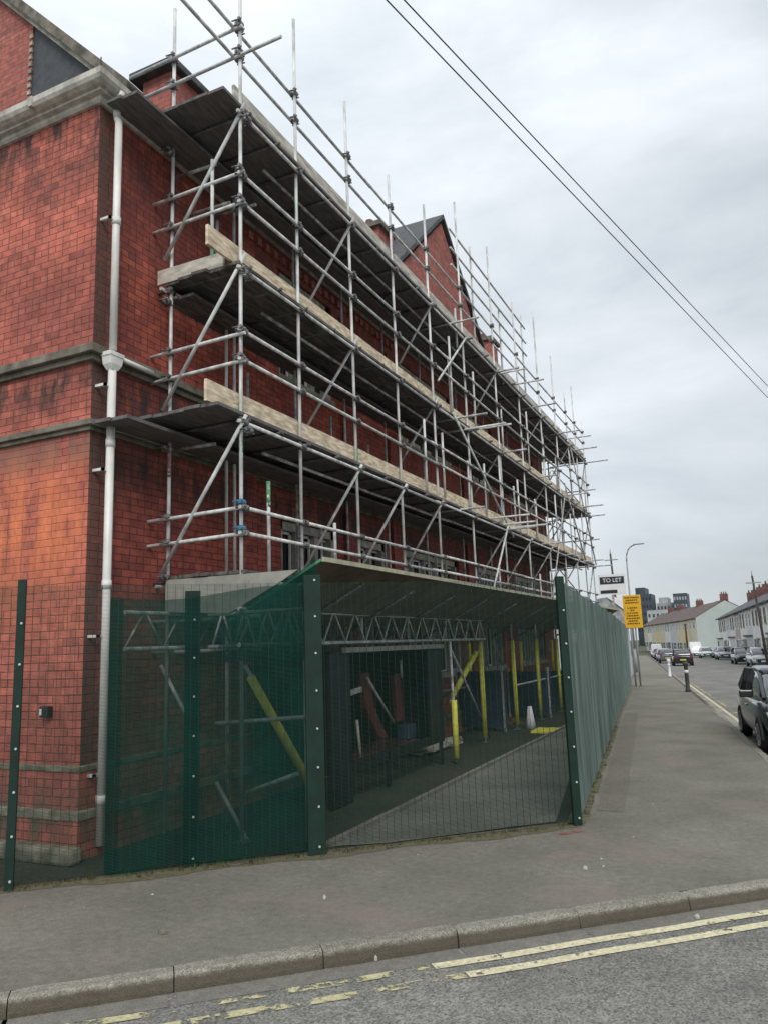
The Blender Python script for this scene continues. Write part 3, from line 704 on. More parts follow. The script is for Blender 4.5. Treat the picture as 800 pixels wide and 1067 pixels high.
# pale fascia and the sloping protection fan
mb = MB(); mb.prism([(XI+.05,2.48),(-5.2,2.42),(-4.55,2.71),(-4.30,2.84),(XI+.05,2.85)],Y0-.075,Y0-.05,1); mb.build('fascia_panel', M['fascia'], SC)
fx0, fz0, fx1, fz1 = -5.30, 2.30, -4.05, 2.915
mb = MB(); y = 7.06; k = 0
while y < 27.2:
    e = min(y+1.21, 27.2); o = (k % 2)*.006
    a = (fx0,fz0+o); b_ = (fx1,fz1+o); t = .018
    mb.prism([(a[0],a[1]),(b_[0],b_[1]),(b_[0]-.008,b_[1]+t),(a[0]-.008,a[1]+t)], y, e-.006, 1); y = e; k += 1
fan = mb.build('protection_fan', M['ply'], SC)
mb = MB(); mb.beam((fx1+.02,7.04,fz1+.02),(fx1+.02,27.2,fz1+.02),.03,.05); mb.build('lip', M['plyedge'], fan)
mb = MB(); mb.beam((fx0,7.035,fz0+.012),(fx1,7.035,fz1+.012),.035,.03); mb.build('end_batten', surf('green_batten',(.10,.30,.16),.6), fan)
for y in SY[:11]:
    T_('fan_bearer', (fx0-.3,y+.16,fz0-.17), (fx1-.25,y+.16,fz1-.14), 'coup')
# lattice beams carrying the scaffold over the gap
def lattice(x, y0, y1, z0, z1, mat='galv'):
    mb = MB(); mb.tube((x,y0,z0),(x,y1,z0),.024,10); mb.tube((x,y0,z1),(x,y1,z1),.024,10)
    n = round((y1-y0)/.62); 
    for k in range(n):
        a = y0+(y1-y0)*k/n; b_ = y0+(y1-y0)*(k+1)/n; m_ = (a+b_)/2
        mb.tube((x,a,z0),(x,m_-.02,z1),.013,6); mb.tube((x,m_+.02,z1),(x,b_,z0),.013,6)
    return mb.build('lattice_beam', M[mat], SC)
lattice(XO+.06, 6.9, 15.4, 2.07, 2.46); lattice(XI+.08, 6.3, 15.4, 2.07, 2.46, 'galvd')
mb = MB()
for (za) in (2.02,2.38): mb.tube((XI-.3,Y0+.06,za),(XO+.2,Y0+.06,za),.024,10)
mb.build('transom', M['galvd'], SC)
# braces down in the gantry
T_('brace', (-6.27,7.1,1.87), (-5.77,7.1,1.13)); T_('brace', (-5.47,7.1,.60), (-5.07,7.1,.03),'galv')
T_('guard_rail', (-5.5,7.12,1.22), (-4.25,7.12,1.30)); T_('puncheon', (-4.35,7.16,.05), (-4.35,7.16,2.4)); T_('puncheon', (-5.4,7.2,.05), (-5.4,7.2,2.4),'galvd'); T_('ledger', (-5.1,7.14,.50), (-4.45,7.14,.72))
T_('standard', (-6.12,8.15,2.86), (-6.12,8.15,7.0))
mb = MB(); mb.tube((-5.5,7.0,2.06),(-4.25,7.0,2.06),.022,8); mb.tube((-5.5,7.0,2.42),(-4.25,7.0,2.42),.022,8)
for k in range(4): mb.tube((-5.45+.3*k,7.0,2.06),(-5.32+.3*k,7.0,2.42),.013,6); mb.tube((-5.30+.3*k,7.0,2.42),(-5.17+.3*k,7.0,2.06),.013,6)
mb.build('lattice_beam', M['galv'], SC)
o = T_('brace', (-5.12,7.15,1.85), (-4.70,8.05,.22))
mb = MB(); mb.tube((-5.09,7.21,1.72),(-4.72,8.0,.30),.050,12); mb.build('foam_sleeve', M['yellow2'], o)
o = T_('brace', (XO,15.1,1.85), (-5.3,13.9,.9),'galvd')
mb = MB(); mb.tube((XO-.02,15.0,1.8),(-5.28,14.0,1.0),.055,12); mb.build('foam_sleeve', M['yellow'], o)
o = T_('standard', (-4.72,12.6,.03), (-4.74,12.6,2.05),'galvd')
mb = MB(); mb.tube((-4.72,12.6,.10),(-4.72,12.6,1.05),.05,12); mb.build('foam_sleeve', M['yellow'], o)
T_('brace', (-4.9,13.0,1.95), (-5.2,15.9,.05),'galvd')
T_('guard_rail', (XO,17.6,1.0), (XO,24.3,1.0),'galvd'); T_('guard_rail', (XI,15.6,1.0), (XI,24.3,1.0),'galvd')
for (x,y,z0,z1,c) in ((XO,Y0,4.25,4.85,(.12,.42,.22)),(XO,8.35,7.9,8.25,(.12,.42,.22)),(XO,9.95,4.6,4.95,(.12,.42,.22)),(XI,Y0+.02,4.1,4.7,(.55,.25,.28)),(XO,11.6,8.9,9.3,(.5,.2,.25)),(-5.47,7.0,6.6,7.1,(.12,.42,.22)),(XO-.02,7.62,3.7,4.02,(.12,.42,.22))):
    mb = MB(); mb.tube((x,y,z0),(x,y,z1),.0258,12); mb.build('paint_band', paint_mat('band', c, .47, 26), SC)
# couplers
CP = []
def coup(x, y, z, blue=False): CP.append((x,y,z,blue))
for i, y in enumerate(SY):
    for z in LZ[1:]+[3.31,3.60,5.36,5.72,7.36,7.74]: coup(XO+.02, y, z)
    for z in (9.40,9.82): coup(XO-.02,y,z)
    for z in LZ[1:]: coup(XI-.02,y+.02,z)
for z in (3.30,3.60,5.34,5.68,7.36,7.76,9.8,9.4):
    coup(XO,Y0-.03,z+.06, z < 3.7); coup(XI,Y0-.02,z); 
for z in (4.6,6.5,8.57): coup(XO+.12,Y0-.05,z-.12); coup(XI-.03,Y0-.05,z-.16)
coup(XI,Y0-.05,2.88)
def coup_mesh(mb, x, y, z):
    mb.tube((x,y,z-.03),(x,y,z+.03),.045,8); mb.tube((x+.03,y-.036,z),(x+.03,y+.036,z),.042,8)
    mb.tube((x-.04,y-.08,z+.004),(x+.10,y-.065,z+.004),.011,5); mb.box(x+.05,y-.09,z-.018,x+.085,y-.05,z+.022); mb.tube((x-.05,y+.05,z-.03),(x+.06,y+.06,z-.03),.010,5)
CP.sort(key=lambda c: c[1])
for c in CP[:96]:
    mb = MB(); coup_mesh(mb, *c[:3]); mb.build('coupler', M['coupblue' if c[3] and c[0] > -5.5 else 'coup'], SC)
mb = MB()
for c in CP[96:]: coup_mesh(mb, *c[:3])
mb.build('coupler', M['coup'], SC)['kind'] = 'stuff'

# ------------------------------------------------------------------ fences
def post(parent, p, d, w, h, bolts=True, out=FN, th=.045):
    mb = MB(); c = p+out*.02; mb.beam(c+Vector((0,0,-.0)), c+Vector((0,0,h)), w, th, up=tuple(out)); o = mb.build('post', M['green'], parent, bevel=.006)
    # beam(): width runs along dir x up, so build the bolts on the outer face
    if bolts:
        k = 0; z = .08
        while z < h-.04:
            q = c+out*(th/2)+d*(w*.12)+Vector((0,0,z)); mb = MB(); mb.tube(q-out*.002, q+out*.012, .014, 8, .009); mb.build('bolt', M['bolt'], o); z += .375
    return o
def mesh_panel(parent, p, q, out, z0=.06, z1=2.68, vs=.0762, hs=.0254, name='mesh_panel', tv=.0038, th=.0028):
    d = (q-p).normalized(); L = (q-p).length; mb = MB(); n = int(L/vs)
    for i in range(n+1):
        a = p+d*(i*vs+.02); zz = gz(a.y); mb.beam(a+Vector((0,0,z0+zz)), a+Vector((0,0,z1+zz)), tv, tv, up=tuple(out))
    k = int((z1-z0)/hs)
    for j in range(k+1):
        z = z0+j*hs; mb.beam(p+out*.004+Vector((0,0,z+gz(p.y))), q+out*.004+Vector((0,0,z+gz(q.y))), th, th)
    return mb.build(name, M['wire'], parent, recalc=False)
F1 = thing('mesh_fence', 'dark green wire mesh fence with bolted posts across the front of the site', 'fence', tuple(FL))
pp = FL-FD*2.78
for a_, b_ in ((pp,FL),(FL,FM),(FM,FR)): mesh_panel(F1, a_, b_, FN, hs=.0127, th=.0026, tv=.0036)
post(F1, FL, FD, .075, 2.74); post(F1, FM-FD*.02, FD, .18, 2.76); post(F1, FR, FD, .10, 2.72); post(F1, pp, FD, .075, 2.74)
# gate post and net edge just behind the left panel
post(F1, FL+FD*1.56-FN*.10, FD, .15, 2.62); 
F2 = thing('mesh_fence', 'long mesh fence hung with pale green sheeting running beside the side pavement', 'fence', tuple(FR))
n = 10; pts = [FR+(FE-FR)*(i/n) for i in range(n+1)]
for i in range(n):
    mesh_panel(F2, pts[i]-SN*.02, pts[i+1]-SN*.02, SN, hs=.0762 if i > 2 else .0381, vs=.0762 if i < 4 else .1524)
for i in range(1, n+1): 
    c = pts[i]-SN*.05; mb = MB(); mb.beam(c+Vector((0,0,gz(c.y))), c+Vector((0,0,2.72+gz(c.y))), .06, .06); mb.build('post', M['green'], F2)
# sheeting on the outside, slack and wrinkled
def cloth(p, q, z0, z1, out, nu, nv, amp, seed, foldlen=.35, top=None):
    rr = random.Random(seed); mb = MB(); d = q-p; L = d.length; ph = [rr.uniform(0,6.28) for _ in range(6)]
    V = []
    for i in range(nu+1):
        row = []; s = i/nu*L
        for j in range(nv+1):
            f = j/nv; w = amp*(math.sin(s*2*PI/foldlen+ph[0]+1.3*math.sin(s*1.7+ph[1]))*.5+math.sin(s*2*PI/(foldlen*2.7)+ph[2]+f*1.2)*.7+.5*math.sin(f*9+ph[3]+s*2.1)*.5)
            c = p+d*(i/nu)+out*w; zt = z1+(top(s) if top else .02*math.sin(s*2.3+ph[4]))
            row.append(mb.bm.verts.new((c.x,c.y,z0+(zt-z0)*f+gz(c.y)+(.012*math.sin(s*7+ph[5]) if j == 0 else 0))))
        V.append(row)
    for i in range(nu):
        for j in range(nv):
            f_ = mb.bm.faces.new((V[i][j],V[i+1][j],V[i+1][j+1],V[i][j+1])); f_.smooth = True
    return mb
SH = tag(cloth(FR+SD*.06+SN*.035, FE+SN*.035, .05, 2.66, SN, 420, 14, .003, 5).build('fence_sheeting', M['sheet'], recalc=False), 'pale green plastic sheeting tied along the side fence', 'sheeting'); recentre(SH)
NT = tag(cloth(FL+FD*.78-FN*.045, FM-FN*.045, .03, 2.62, FN, 90, 26, .012, 9, top=lambda s: -.05-.05*math.sin(s*2.9)+.05*s/2).build('debris_net', M['net'], recalc=False), 'dark green debris netting tied behind the left front mesh panel beside the downpipe', 'netting'); recentre(NT)
# second layer of net: folded edge strips, and the piece hanging under the fan end
NT2 = tag(cloth(FL+FD*.78-FN*.075, FL+FD*.90-FN*.075, .03, 2.56, FN, 8, 20, .01, 3).build('debris_net', M['net'], recalc=False), 'folded edge of green netting right beside the white downpipe', 'netting'); recentre(NT2)
mb = MB(); 
a0 = Vector((-5.25,6.90,2.34)); a1 = Vector((fx1,6.93,fz1+.0)); n = 16; V = []
for i in range(n+1):
    t_ = i/n; top = a0.lerp(a1,t_); bot = Vector((-5.3,6.88,1.9)).lerp(Vector((-4.02,6.94,1.9)),t_)
    V.append([mb.bm.verts.new(top.lerp(bot,j/5)+Vector((0,.02*math.sin(i*1.1+j),0))) for j in range(6)])
for i in range(n):
    for j in range(5): mb.bm.faces.new((V[i][j],V[i+1][j],V[i+1][j+1],V[i][j+1])).smooth = True
NT3 = tag(mb.build('debris_net', M['net'], recalc=False), 'dark green netting hanging from the sloping end of the protection fan', 'netting'); recentre(NT3)

# ------------------------------------------------------------------ things inside the site
SB = thing('storage_bay', 'black sheeted storage bay with a pale top rail under the scaffold', 'shelter', (-5.4,10.5,0))
mb = MB(); mb.box(-6.05,8.85,.40,-4.95,8.90,1.93); mb.box(-6.05,12.6,.4,-4.95,12.65,1.93); mb.box(-6.1,8.9,.4,-6.05,12.6,1.93); mb.box(-6.1,8.85,1.93,-4.95,12.65,1.96)
mb.box(-4.96,8.7,.02,-4.92,9.25,1.93); mb.box(-4.96,12.0,.38,-4.92,12.6,1.93); mb.box(-4.97,9.3,.38,-4.93,12.1,.52)
mb.build('sheet', M['black'], SB)
mb = MB(); mb.box(-4.93,9.05,1.93,-4.86,12.62,2.0); mb.build('top_rail', M['fascia'], SB, bevel=.006)
for y in (9.0,10.4,12.5):
    mb = MB(); mb.box(-4.98,y-.03,0,-4.93,y+.03,.5); mb.build('leg', M['black'], SB)
def simple(mb, name, mat, label, cat, group=None, bevel=0):
    o = tag(mb.build(name, mat, bevel=bevel), label, cat, group); recentre(o); return o
mb = MB(); mb.loft([[(-5.3+a,y+b_,z) for a,b_ in ((-.05,-.14),(.05,-.14),(.07,0),(.05,.14),(-.05,.14))] for y,z in ((10.35,1.62),(10.42,1.4),(10.5,1.1),(10.75,.8),(10.95,.6))], smooth=False)
simple(mb, 'barrier', M['red'], 'dull red plastic barrier leaning inside the black storage bay', 'barrier', bevel=.02)
mb = MB(); mb.loft([[(-5.3+a,y+b_,z) for a,b_ in ((-.05,-.12),(.05,-.12),(.07,0),(.05,.12),(-.05,.12))] for y,z in ((11.5,1.55),(11.55,1.2),(11.6,.8))], smooth=False)
simple(mb, 'barrier', M['red'], 'shorter dull red barrier standing upright at the right end of the storage bay', 'barrier', bevel=.02)
for k,(a,b_,lab) in enumerate((((-5.2,10.3,1.55),(-5.1,10.95,.85),'pale tube leaning across the red barrier'),((-5.1,9.75,1.0),(-5.08,9.8,.42),'short pale tube standing in the left half of the storage bay'),((-5.1,11.3,1.78),(-5.1,11.32,1.5),'short pale tube hanging high at the right of the storage bay'))):
    mb = MB(); mb.tube(a,b_,.022,8); simple(mb, 'tube', M['fascia'], lab, 'tube', 'loose tubes in the storage bay')
mb = MB(); mb.beam((-5.02,9.05,1.36),(-5.02,9.75,1.42),.03,.07); simple(mb, 'plank', M['fascia'], 'pale plank sticking out at mid height of the storage bay', 'plank', 'planks in the storage bay')
mb = MB(); mb.beam((-5.02,8.95,.42),(-5.02,9.3,.47),.04,.09); simple(mb, 'plank', M['fascia'], 'short pale plank at the bottom left of the storage bay', 'plank', 'planks in the storage bay')
mb = MB(); mb.box(-5.25,11.4,.53,-5.05,11.7,.76); simple(mb, 'crate', M['blue'], 'dark blue crate at the right end of the storage bay', 'crate', bevel=.02)
for (x,y,w,h,mt,lab) in ((-5.95,17.2,1.7,1.35,'blue','dark blue hoarding panel behind the nearest yellow padded pole'),(-5.7,20.5,1.9,1.2,'blue','dark blue hoarding panel behind the second padded pole'),(-5.3,23.2,2.2,1.1,'blue','dark blue hoarding panel at the far end of the covered way')):
    t = thing('hoarding_panel', lab, 'hoarding', (x,y,0), 0, 'blue hoarding panels under the scaffold')
    mb = MB(); mb.box(x-.45,y,.1,x+.75,y+.04,h); mb.build('panel', M[mt], t)
    for dx_ in (-.4,.7):
        mb = MB(); mb.box(x+dx_-.02,y-.02,0,x+dx_+.02,y+.06,h+.1); mb.build('leg', M['galvd'], t)
mb = MB(); mb.box(-4.6,16.9,.012,-4.1,17.6,.07); simple(mb, 'foam_pad', M['yellow'], 'flat yellowish pad lying on the ground beside the padded poles', 'pad', bevel=.01)
mb = MB(); mb.loft([[(-4.85+r*math.cos(a),17.9+r*math.sin(a),z) for a in [2*PI*i/12 for i in range(12)]] for r,z in ((.13,.01),(.09,.25),(.05,.5),(.03,.51))]); simple(mb, 'traffic_cone', M['signw'], 'small off white cone standing among the padded poles', 'cone')
mb = MB(); mb.box(-4.1,20.5,0.0,-3.4,21.6,.45); simple(mb, 'rubble_sack', M['fascia'], 'pale sack of rubble beside the side fence', 'sack', bevel=.1)

for k,(x,y,a,lab) in enumerate(((-5.7,14.2,.1,'long board lying lowest in the pile behind the storage bay'),(-5.62,14.3,-.05,'second board up in the pile behind the storage bay'),(-5.66,14.2,.02,'top board of the pile behind the storage bay'))):
    mb = MB(); d = Vector((math.sin(a),math.cos(a),0)); c = Vector((x,y,.04+.045*k)); mb.beam(c-d*.9, c+d*.9, .22, .038); simple(mb, 'plank', M['toeg'], lab, 'plank', 'planks in a pile')
mb = MB(); rr = random.Random(4)
for _ in range(40):
    a = rr.uniform(0,6.28); q = rr.uniform(0,.5); h = .16*(1-q/.55); sz = rr.uniform(.03,.07); c = (-5.75+q*math.cos(a), 19.0+q*math.sin(a), h*rr.random())
    mb.box(c[0]-sz,c[1]-sz*.7,c[2],c[0]+sz,c[1]+sz*.7,c[2]+sz)
o = mb.build('rubble', M['chim']); recentre(o); tag(o, 'low heap of brick rubble under the scaffold', None, None, 'stuff')
# small litter on the pavement
for k,(x,y,lab) in enumerate(((-4.10,4.70,'crushed dark scrap with a white top on the pavement near the kerb at left'),(-3.35,5.75,'pale scrap of litter on the pavement in front of the green netting'),(-1.55,7.2,'pale leaf scrap on the pavement before the right mesh panel'),(-2.55,5.05,'white scrap lying in the channel below the kerb'),(-.6,6.58,'pale leaf scrap in the channel at the right'))):
    mb = MB(); rr = random.Random(k); z = 0.003 if k not in (3,4) else RZ+.006
    r0 = .022 if k else .05
    A = [mb.bm.verts.new((x+r0*rr.uniform(.5,1)*math.cos(a), y+r0*.6*rr.uniform(.5,1)*math.sin(a), z)) for a in [2*PI*i/7 for i in range(7)]]
    Bv = [mb.bm.verts.new(v.co+Vector((0,0,.012+.012*rr.random()))) for v in A]; c = mb.bm.verts.new((x,y,z+.035))
    for i in range(7): mb.bm.faces.new((A[i],A[(i+1)%7],Bv[(i+1)%7],Bv[i])); mb.bm.faces.new((Bv[i],Bv[(i+1)%7],c))
    simple(mb, 'litter', M['stone' if k == 0 else 'toeg'], lab, 'litter', 'scraps of litter')

rr = random.Random(21)
spots = ['near the left fence post','in front of the green netting','before the middle fence post','before the right mesh panel','near the right fence post','near the front kerb at right','on the side pavement near the corner','on the side pavement beside the sheeting']
for k in range(26):
    if k < 18:
        t_ = rr.uniform(-.3,1.15); o_ = rr.uniform(.25,1.5); c = FL+(FR-FL)*t_+FN*o_; w_ = spots[min(5,max(0,int(t_*5)))]
    else:
        y = rr.uniform(10,24); c = Vector((rr.uniform(-2.0-.1*(y-9),kx(y)-.4),y,gz(y))); w_ = spots[6 if y < 15 else 7]
    mb = MB(); r0 = rr.uniform(.007,.018)
    A = [mb.bm.verts.new((c.x+r0*rr.uniform(.6,1)*math.cos(a), c.y+r0*rr.uniform(.6,1)*math.sin(a), c.z+.001)) for a in [2*PI*i/6 for i in range(6)]]
    T = mb.bm.verts.new((c.x,c.y,c.z+r0*.6))
    for i in range(6): mb.bm.faces.new((A[i],A[(i+1)%6],T))
    mb.bm.faces.new(A[::-1])
    simple(mb, 'grit', M['toeg' if k % 3 else 'stone'], 'small pale chip of grit on the pavement '+w_, 'grit', 'chips of grit '+w_)

# ------------------------------------------------------------------ cars
def car(kind, paintk, label, loc, rz, height=1.47, L=4.1, W=1.75, sleek=0, van=False):
    t = thing('parked_van' if van else 'parked_car', label, 'van' if van else 'car', loc, rz, 'vehicles parked in the side street', world=False)
    pm = CARP[paintk]; h = height; hw_ = W/2
    # stations from rear (-L/2) to front (+L/2): y, half width factor, bottom z, shoulder z, top(deck) z
    if van: st = [(-.5,.9,.35,.95,1.0),(-.49,.98,.3,1.0,1.05),(-.2,1,.28,1.0,1.05),(.2,1,.28,1.0,1.05),(.33,.99,.28,.98,1.08),(.44,.93,.3,.86,.95),(.49,.82,.33,.7,.78),(.5,.75,.38,.62,.68)]
    else: st = [(-.5,.80,.42,.72,.80),(-.485,.90,.32,.84,.94),(-.42,.97,.27,.88,.97),(-.2,1,.22,.88,.94),(.1,1,.22,.86,.92),(.24,.99,.22,.84,.95),(.36,.96,.25,.78,.89),(.45,.88,.28,.68,.79),(.49,.76,.32,.58,.68),(.5,.66,.38,.52,.60)]
    rings = []
    for (f,wf,zb,zs,zt) in st:
        y = f*L; w = hw_*wf
        rings.append([(-w*.86,y,zb),(-w*.98,y,zb+.10),(-w,y,zb+.28),(-w*.985,y,zs-.06),(-w*.93,y,zs),(-w*.74,y,zt-.015),(-w*.35,y,zt+.012),(w*.35,y,zt+.012),(w*.74,y,zt-.015),(w*.93,y,zs),(w*.985,y,zs-.06),(w,y,zb+.28),(w*.98,y,zb+.10),(w*.86,y,zb)])
    mb = MB(); mb.loft(rings); body = mb.build('body', pm, t)
    # greenhouse
    if van: gs = [(-.495,.86,.93,h-.05),(-.48,.9,.93,h),(0,.92,.93,h+.02),(.18,.9,.93,h-.02),(.24,.88,.93,h-.25),(.36,.84,.93,1.0)]
    else: gs = [(-.475,.80,.90,.99),(-.44,.82,.86,1.18),(-.36,.84,.86,h-.09),(-.26,.85,.86,h-.01),(-.1,.86,.86,h+.005),(.03,.85,.86,h-.02),(.10,.84,.86,h-.10),(.20,.82,.86,1.14),(.29,.78,.86,.93)]
    gr = []
    for f,wf,zb,zt in gs:
        y = f*L; w = hw_*wf*1.05; wt = w*(.80 if zt > 1.2 else .9)
        gr.append([(-w,y,zb),(-(w*.4+wt*.6),y,zb+(zt-zb)*.6),(-wt,y,zt-.03*(zt-zb)*3),(-wt*.85,y,zt),(wt*.85,y,zt),(wt,y,zt-.03*(zt-zb)*3),(w*.4+wt*.6,y,zb+(zt-zb)*.6),(w,y,zb)])
    mb = MB(); mb.loft(gr); gh = mb.build('cabin' if van else 'windows', pm if van else M['carglass'], t)
    mb = MB()
    if van:
        mb.quad((-.6,.245*L,1.1),(.6,.245*L,1.1),(.56,.205*L,h-.15),(-.56,.205*L,h-.15)); 
        mb.box(-.55,-.499*L,1.1,.55,-.497*L,1.5); mb.build('windows', M['glass'], t)
    else:
        # roof skin and pillars over the glass
        rr_ = []
        for (f,wf,zb,zt) in gs[2:7]:
            y = f*L; wt = hw_*wf*1.05*.80; rr_.append([(-wt-.012,y,zt-.06),(-wt*.86,y,zt+.012),(wt*.86,y,zt+.012),(wt+.012,y,zt-.06),(wt*.8,y,zt-.05),(-wt*.8,y,zt-.05)])
        mb.loft(rr_); mb.build('roof', pm, t)
        mb = MB()
        for s in (-1,1):
            wA = hw_*.86*1.05; wt = wA*.82
            for p_, q_, a_, b_ in (((s*hw_*.80,.285*L,.93),(s*wt*.98,.10*L,h-.11),.05,.06),((s*(wA+.0),-.09*L,.88),(s*(wt+.02),-.09*L,h-.05),.02,.09),((s*wA*.93,-.46*L,.97),(s*wt*.97,-.35*L,h-.11),.07,.12),((s*wA,-.28*L,.88),(s*(wt+.01),-.28*L,h-.05),.02,.10)):
                mb = MB(); mb.beam(p_,q_,a_,b_); mb.build('pillar', pm, t)
    for f in (-.32,.31):
        for s in (-1,1):
            y = f*L; x = s*(hw_-.10); r = .315
            mb = MB()
            rg = []
            for xo, rr2 in ((-.10,r*.9),(-.09,r*.97),(-.03,r),(.05,r),(.095,r*.97),(.105,r*.88),(.09,r*.70)):
                rg.append([(x+s*xo, y+rr2*math.cos(a), r+rr2*math.sin(a)) for a in [2*PI*i/20 for i in range(20)]])
            mb.loft(rg); wh = mb.build('wheel', M['rubber'], t)
            mb = MB(); mb.tube((x+s*.06,y,r),(x+s*.098,y,r),r*.70,16,r*.62); 
            for q in range(5):
                a = q*2*PI/5; mb.beam((x+s*.10,y,r),(x+s*.102,y+r*.6*math.cos(a),r+r*.6*math.sin(a)),.05,.02)
            mb.build('rim', M['rim'], wh)
            mb = MB()
            pr = [(math.cos(PI*i/12)*.375, math.sin(PI*i/12)*.375) for i in range(13)]
            xa = s*(hw_*(.985 if abs(f) < .315 else .972)); mb.prism([(y+a, .27+b_) for a,b_ in pr], xa-s*.03, xa+s*.004, 0); mb.build('wheel_arch', M['black'], body)
    for s in (-1,1):
        mb = MB(); zz = .70 if not van else .78; mb.loft([[(s*hw_*a_,y*L,z) for a_,z in ((.55,zz-.07),(.55,zz+.03),(.80,zz+.08),(.90,zz+.04),(.86,zz-.06))] for y in (.44,.478)], smooth=False); mb.build('headlight', M['lamp'], t)
        mb = MB(); zz = .86; mb.box(s*hw_*.66,-.505*L+.02,zz-.10,s*hw_*.84,-.46*L,zz+.07); mb.build('tail_light', M['redlamp'], t)
        mb = MB(); mb.box(s*hw_*.93,.17*L,.93,s*(hw_+.17),.145*L,1.06); mb.build('mirror', pm, t, bevel=.02)
        if not van:
            mb = MB(); mb.box(s*(hw_*.985),-.02*L,.74,s*(hw_+.018),.03*L,.765); mb.build('door_handle', pm, t)
    mb = MB(); mb.box(-.26,-.502*L,.50,.26,-.499*L-.02,.61); mb.build('number_plate', M['plate_y'], t)
    mb = MB(); mb.box(-.26,.499*L,.42,.26,.505*L,.53); mb.build('number_plate', M['plate_w'], t)
    mb = MB(); mb.box(-.5,.47*L,.36,.5,.5003*L,.60); mb.build('grille', M['black'], t)
    mb = MB(); mb.box(-hw_*.84,-.49*L,.22,hw_*.84,.48*L,.34); mb.build('underside', M['black'], t)
    return t
SA = math.atan2(.131,1)          # side street heading: rotate +Y towards -X
def park(paintk, x, y, label, face=1, **k):
    # face=1 front away from the camera
    return car('c', paintk, label, (x,y,RZ+gz(y)), SA+(0 if face > 0 else PI), **k)
yc_ = 16.9
park('black', kx(yc_)+.9, yc_, 'black hatchback parked facing the camera at the near kerb on the right', -1, L=4.0, height=1.44)
park('black', kx(76)+1.95, 76, 'dark hatchback seen from behind, nearest car beyond the bollards on the left kerb', 1)
park('grey', kx(88)+1.1, 88, 'dark grey car just behind the dark hatchback on the left kerb', 1)
park('silver', kx(99)+1.1, 99, 'silver car second in the row behind the dark hatchback', 1)
park('navy', kx(111)+1.1, 111, 'navy car in the middle of the left kerb row', 1)
park('white', kx(124)+1.1, 124, 'white car next to last in the left kerb row', 1)
park('white', kx(137)+1.2, 137, 'white van closing the left kerb row far down the street', 1, van=True, height=2.1, L=4.9, W=1.9)
park('white', -7.77, 121.9, 'white van parked below the pale green gable', -1, van=True, height=2.2, L=5, W=1.95)
park('white', -5.9, 113, 'white car parked between the white van and the silver car', -1)
park('silver', -3.3, 100, 'pale silver car parked before the white houses', -1, W=1.8)
park('black', -.95, 77, 'black car parked before the nearer white houses on the right', -1, L=4.3, W=1.85)
park('silver', .35, 67, 'silver car at the right edge behind the near black hatchback', -1)

# ------------------------------------------------------------------ houses
def house(loc, rz, w, d, he, hr, wk, roofk, label, group, chim=True, red=False, gable_k=None, door=True, bay=False):
    t = thing('terraced_house', label, 'house', loc, rz, group, world=False)
    mb = MB(); mb.box(0,0,0,w,d,he); 
    mb.bm.faces.ensure_lookup_table()
    for x in (0,w):
        s = .0 if x == 0 else 0
        mb.prism([(0,he),(d,he),(d/2,hr)], x-(0 if x == 0 else .2), x+(.2 if x == 0 else 0), 0)
    mb.build('wall', HW[wk], t)
    if gable_k:
        mb = MB(); mb.prism([(0,0),(d,0),(d,he),(d/2,hr-.02),(0,he)], w+.002, w+.03, 0); mb.build('gable_end', HW[gable_k], t)
    mb = MB(); o = .3; k = (hr-he)/(d/2)
    mb.prism([(-o,he-o*k+.03),(d/2,hr+.03),(d+o,he-o*k+.03),(d+o,he-o*k+.13),(d/2,hr+.14),(-o,he-o*k+.13)], 0.0, w, 0); rf = mb.build('roof', M[roofk], t)
    mb = MB(); mb.tube((0,-o,he-o*k+.02),(w,-o,he-o*k+.02),.06,8); mb.build('gutter', M['black'], rf)
    if chim:
        mb = MB(); mb.box(w-.45,d/2-.6,hr-.5,w+.42 if not gable_k else w-.0,d/2+.6,hr+1.05); c = mb.build('chimney', M['chim'], rf)
        for q in (-.35,0,.35):
            mb = MB(); mb.tube((w-.1,d/2+q,hr+1.04),(w-.1,d/2+q,hr+1.4),.11,8,.09); mb.build('pot', M['stone'], c)
    dark = M['glass']
    def win(x0,x1,z0,z1):
        mb = MB()
        for a in ((x0,x0+.08,z0,z1),(x1-.08,x1,z0,z1),(x0,x1,z0-.08,z0+.04),(x0,x1,z1-.08,z1+.04),((x0+x1)/2-.03,(x0+x1)/2+.03,z0,z1),(x0,x1,(z0+z1)/2,(z0+z1)/2+.06)):
            mb.box(a[0],-.04,a[2],a[1],.02,a[3])
        f = mb.build('window', M['signw'] if wk != 'white' else M['pale_stone'], t); mb = MB(); mb.quad((x0,-.012,z0),(x1,-.012,z0),(x1,-.012,z1),(x0,-.012,z1)); mb.build('pane', dark, f)
    for (a,b_) in ((.16,.38),(.62,.84)): win(w*a,w*b_,he-1.75,he-.45)
    win(w*.40,w*.85,.85,2.15) if door else None
    if bay:
        mb = MB(); mb.prism([(w*.38,0),(w*.46,-.5),(w*.80,-.5),(w*.88,0)],.0,2.35,2); bb = mb.build('bay', HW[wk], t)
        mb = MB(); mb.box(w*.46,-.52,.9,w*.80,-.505,2.1); mb.build('pane', dark, bb)
        mb = MB(); mb.prism([(w*.36,0),(w*.44,-.6),(w*.82,-.6),(w*.90,0)],2.35,2.5,2); mb.build('bay_roof', M[roofk], bb)
    mb = MB(); mb.box(w*.08,-.03,0,w*.28,.01,2.05); dd = mb.build('door', CARP['maroon'] if red else M['moddark'], t)
    mb = MB(); mb.box(w*.10,-.034,1.6,w*.26,-.031,1.95); mb.build('pane', dark, dd)
    return t
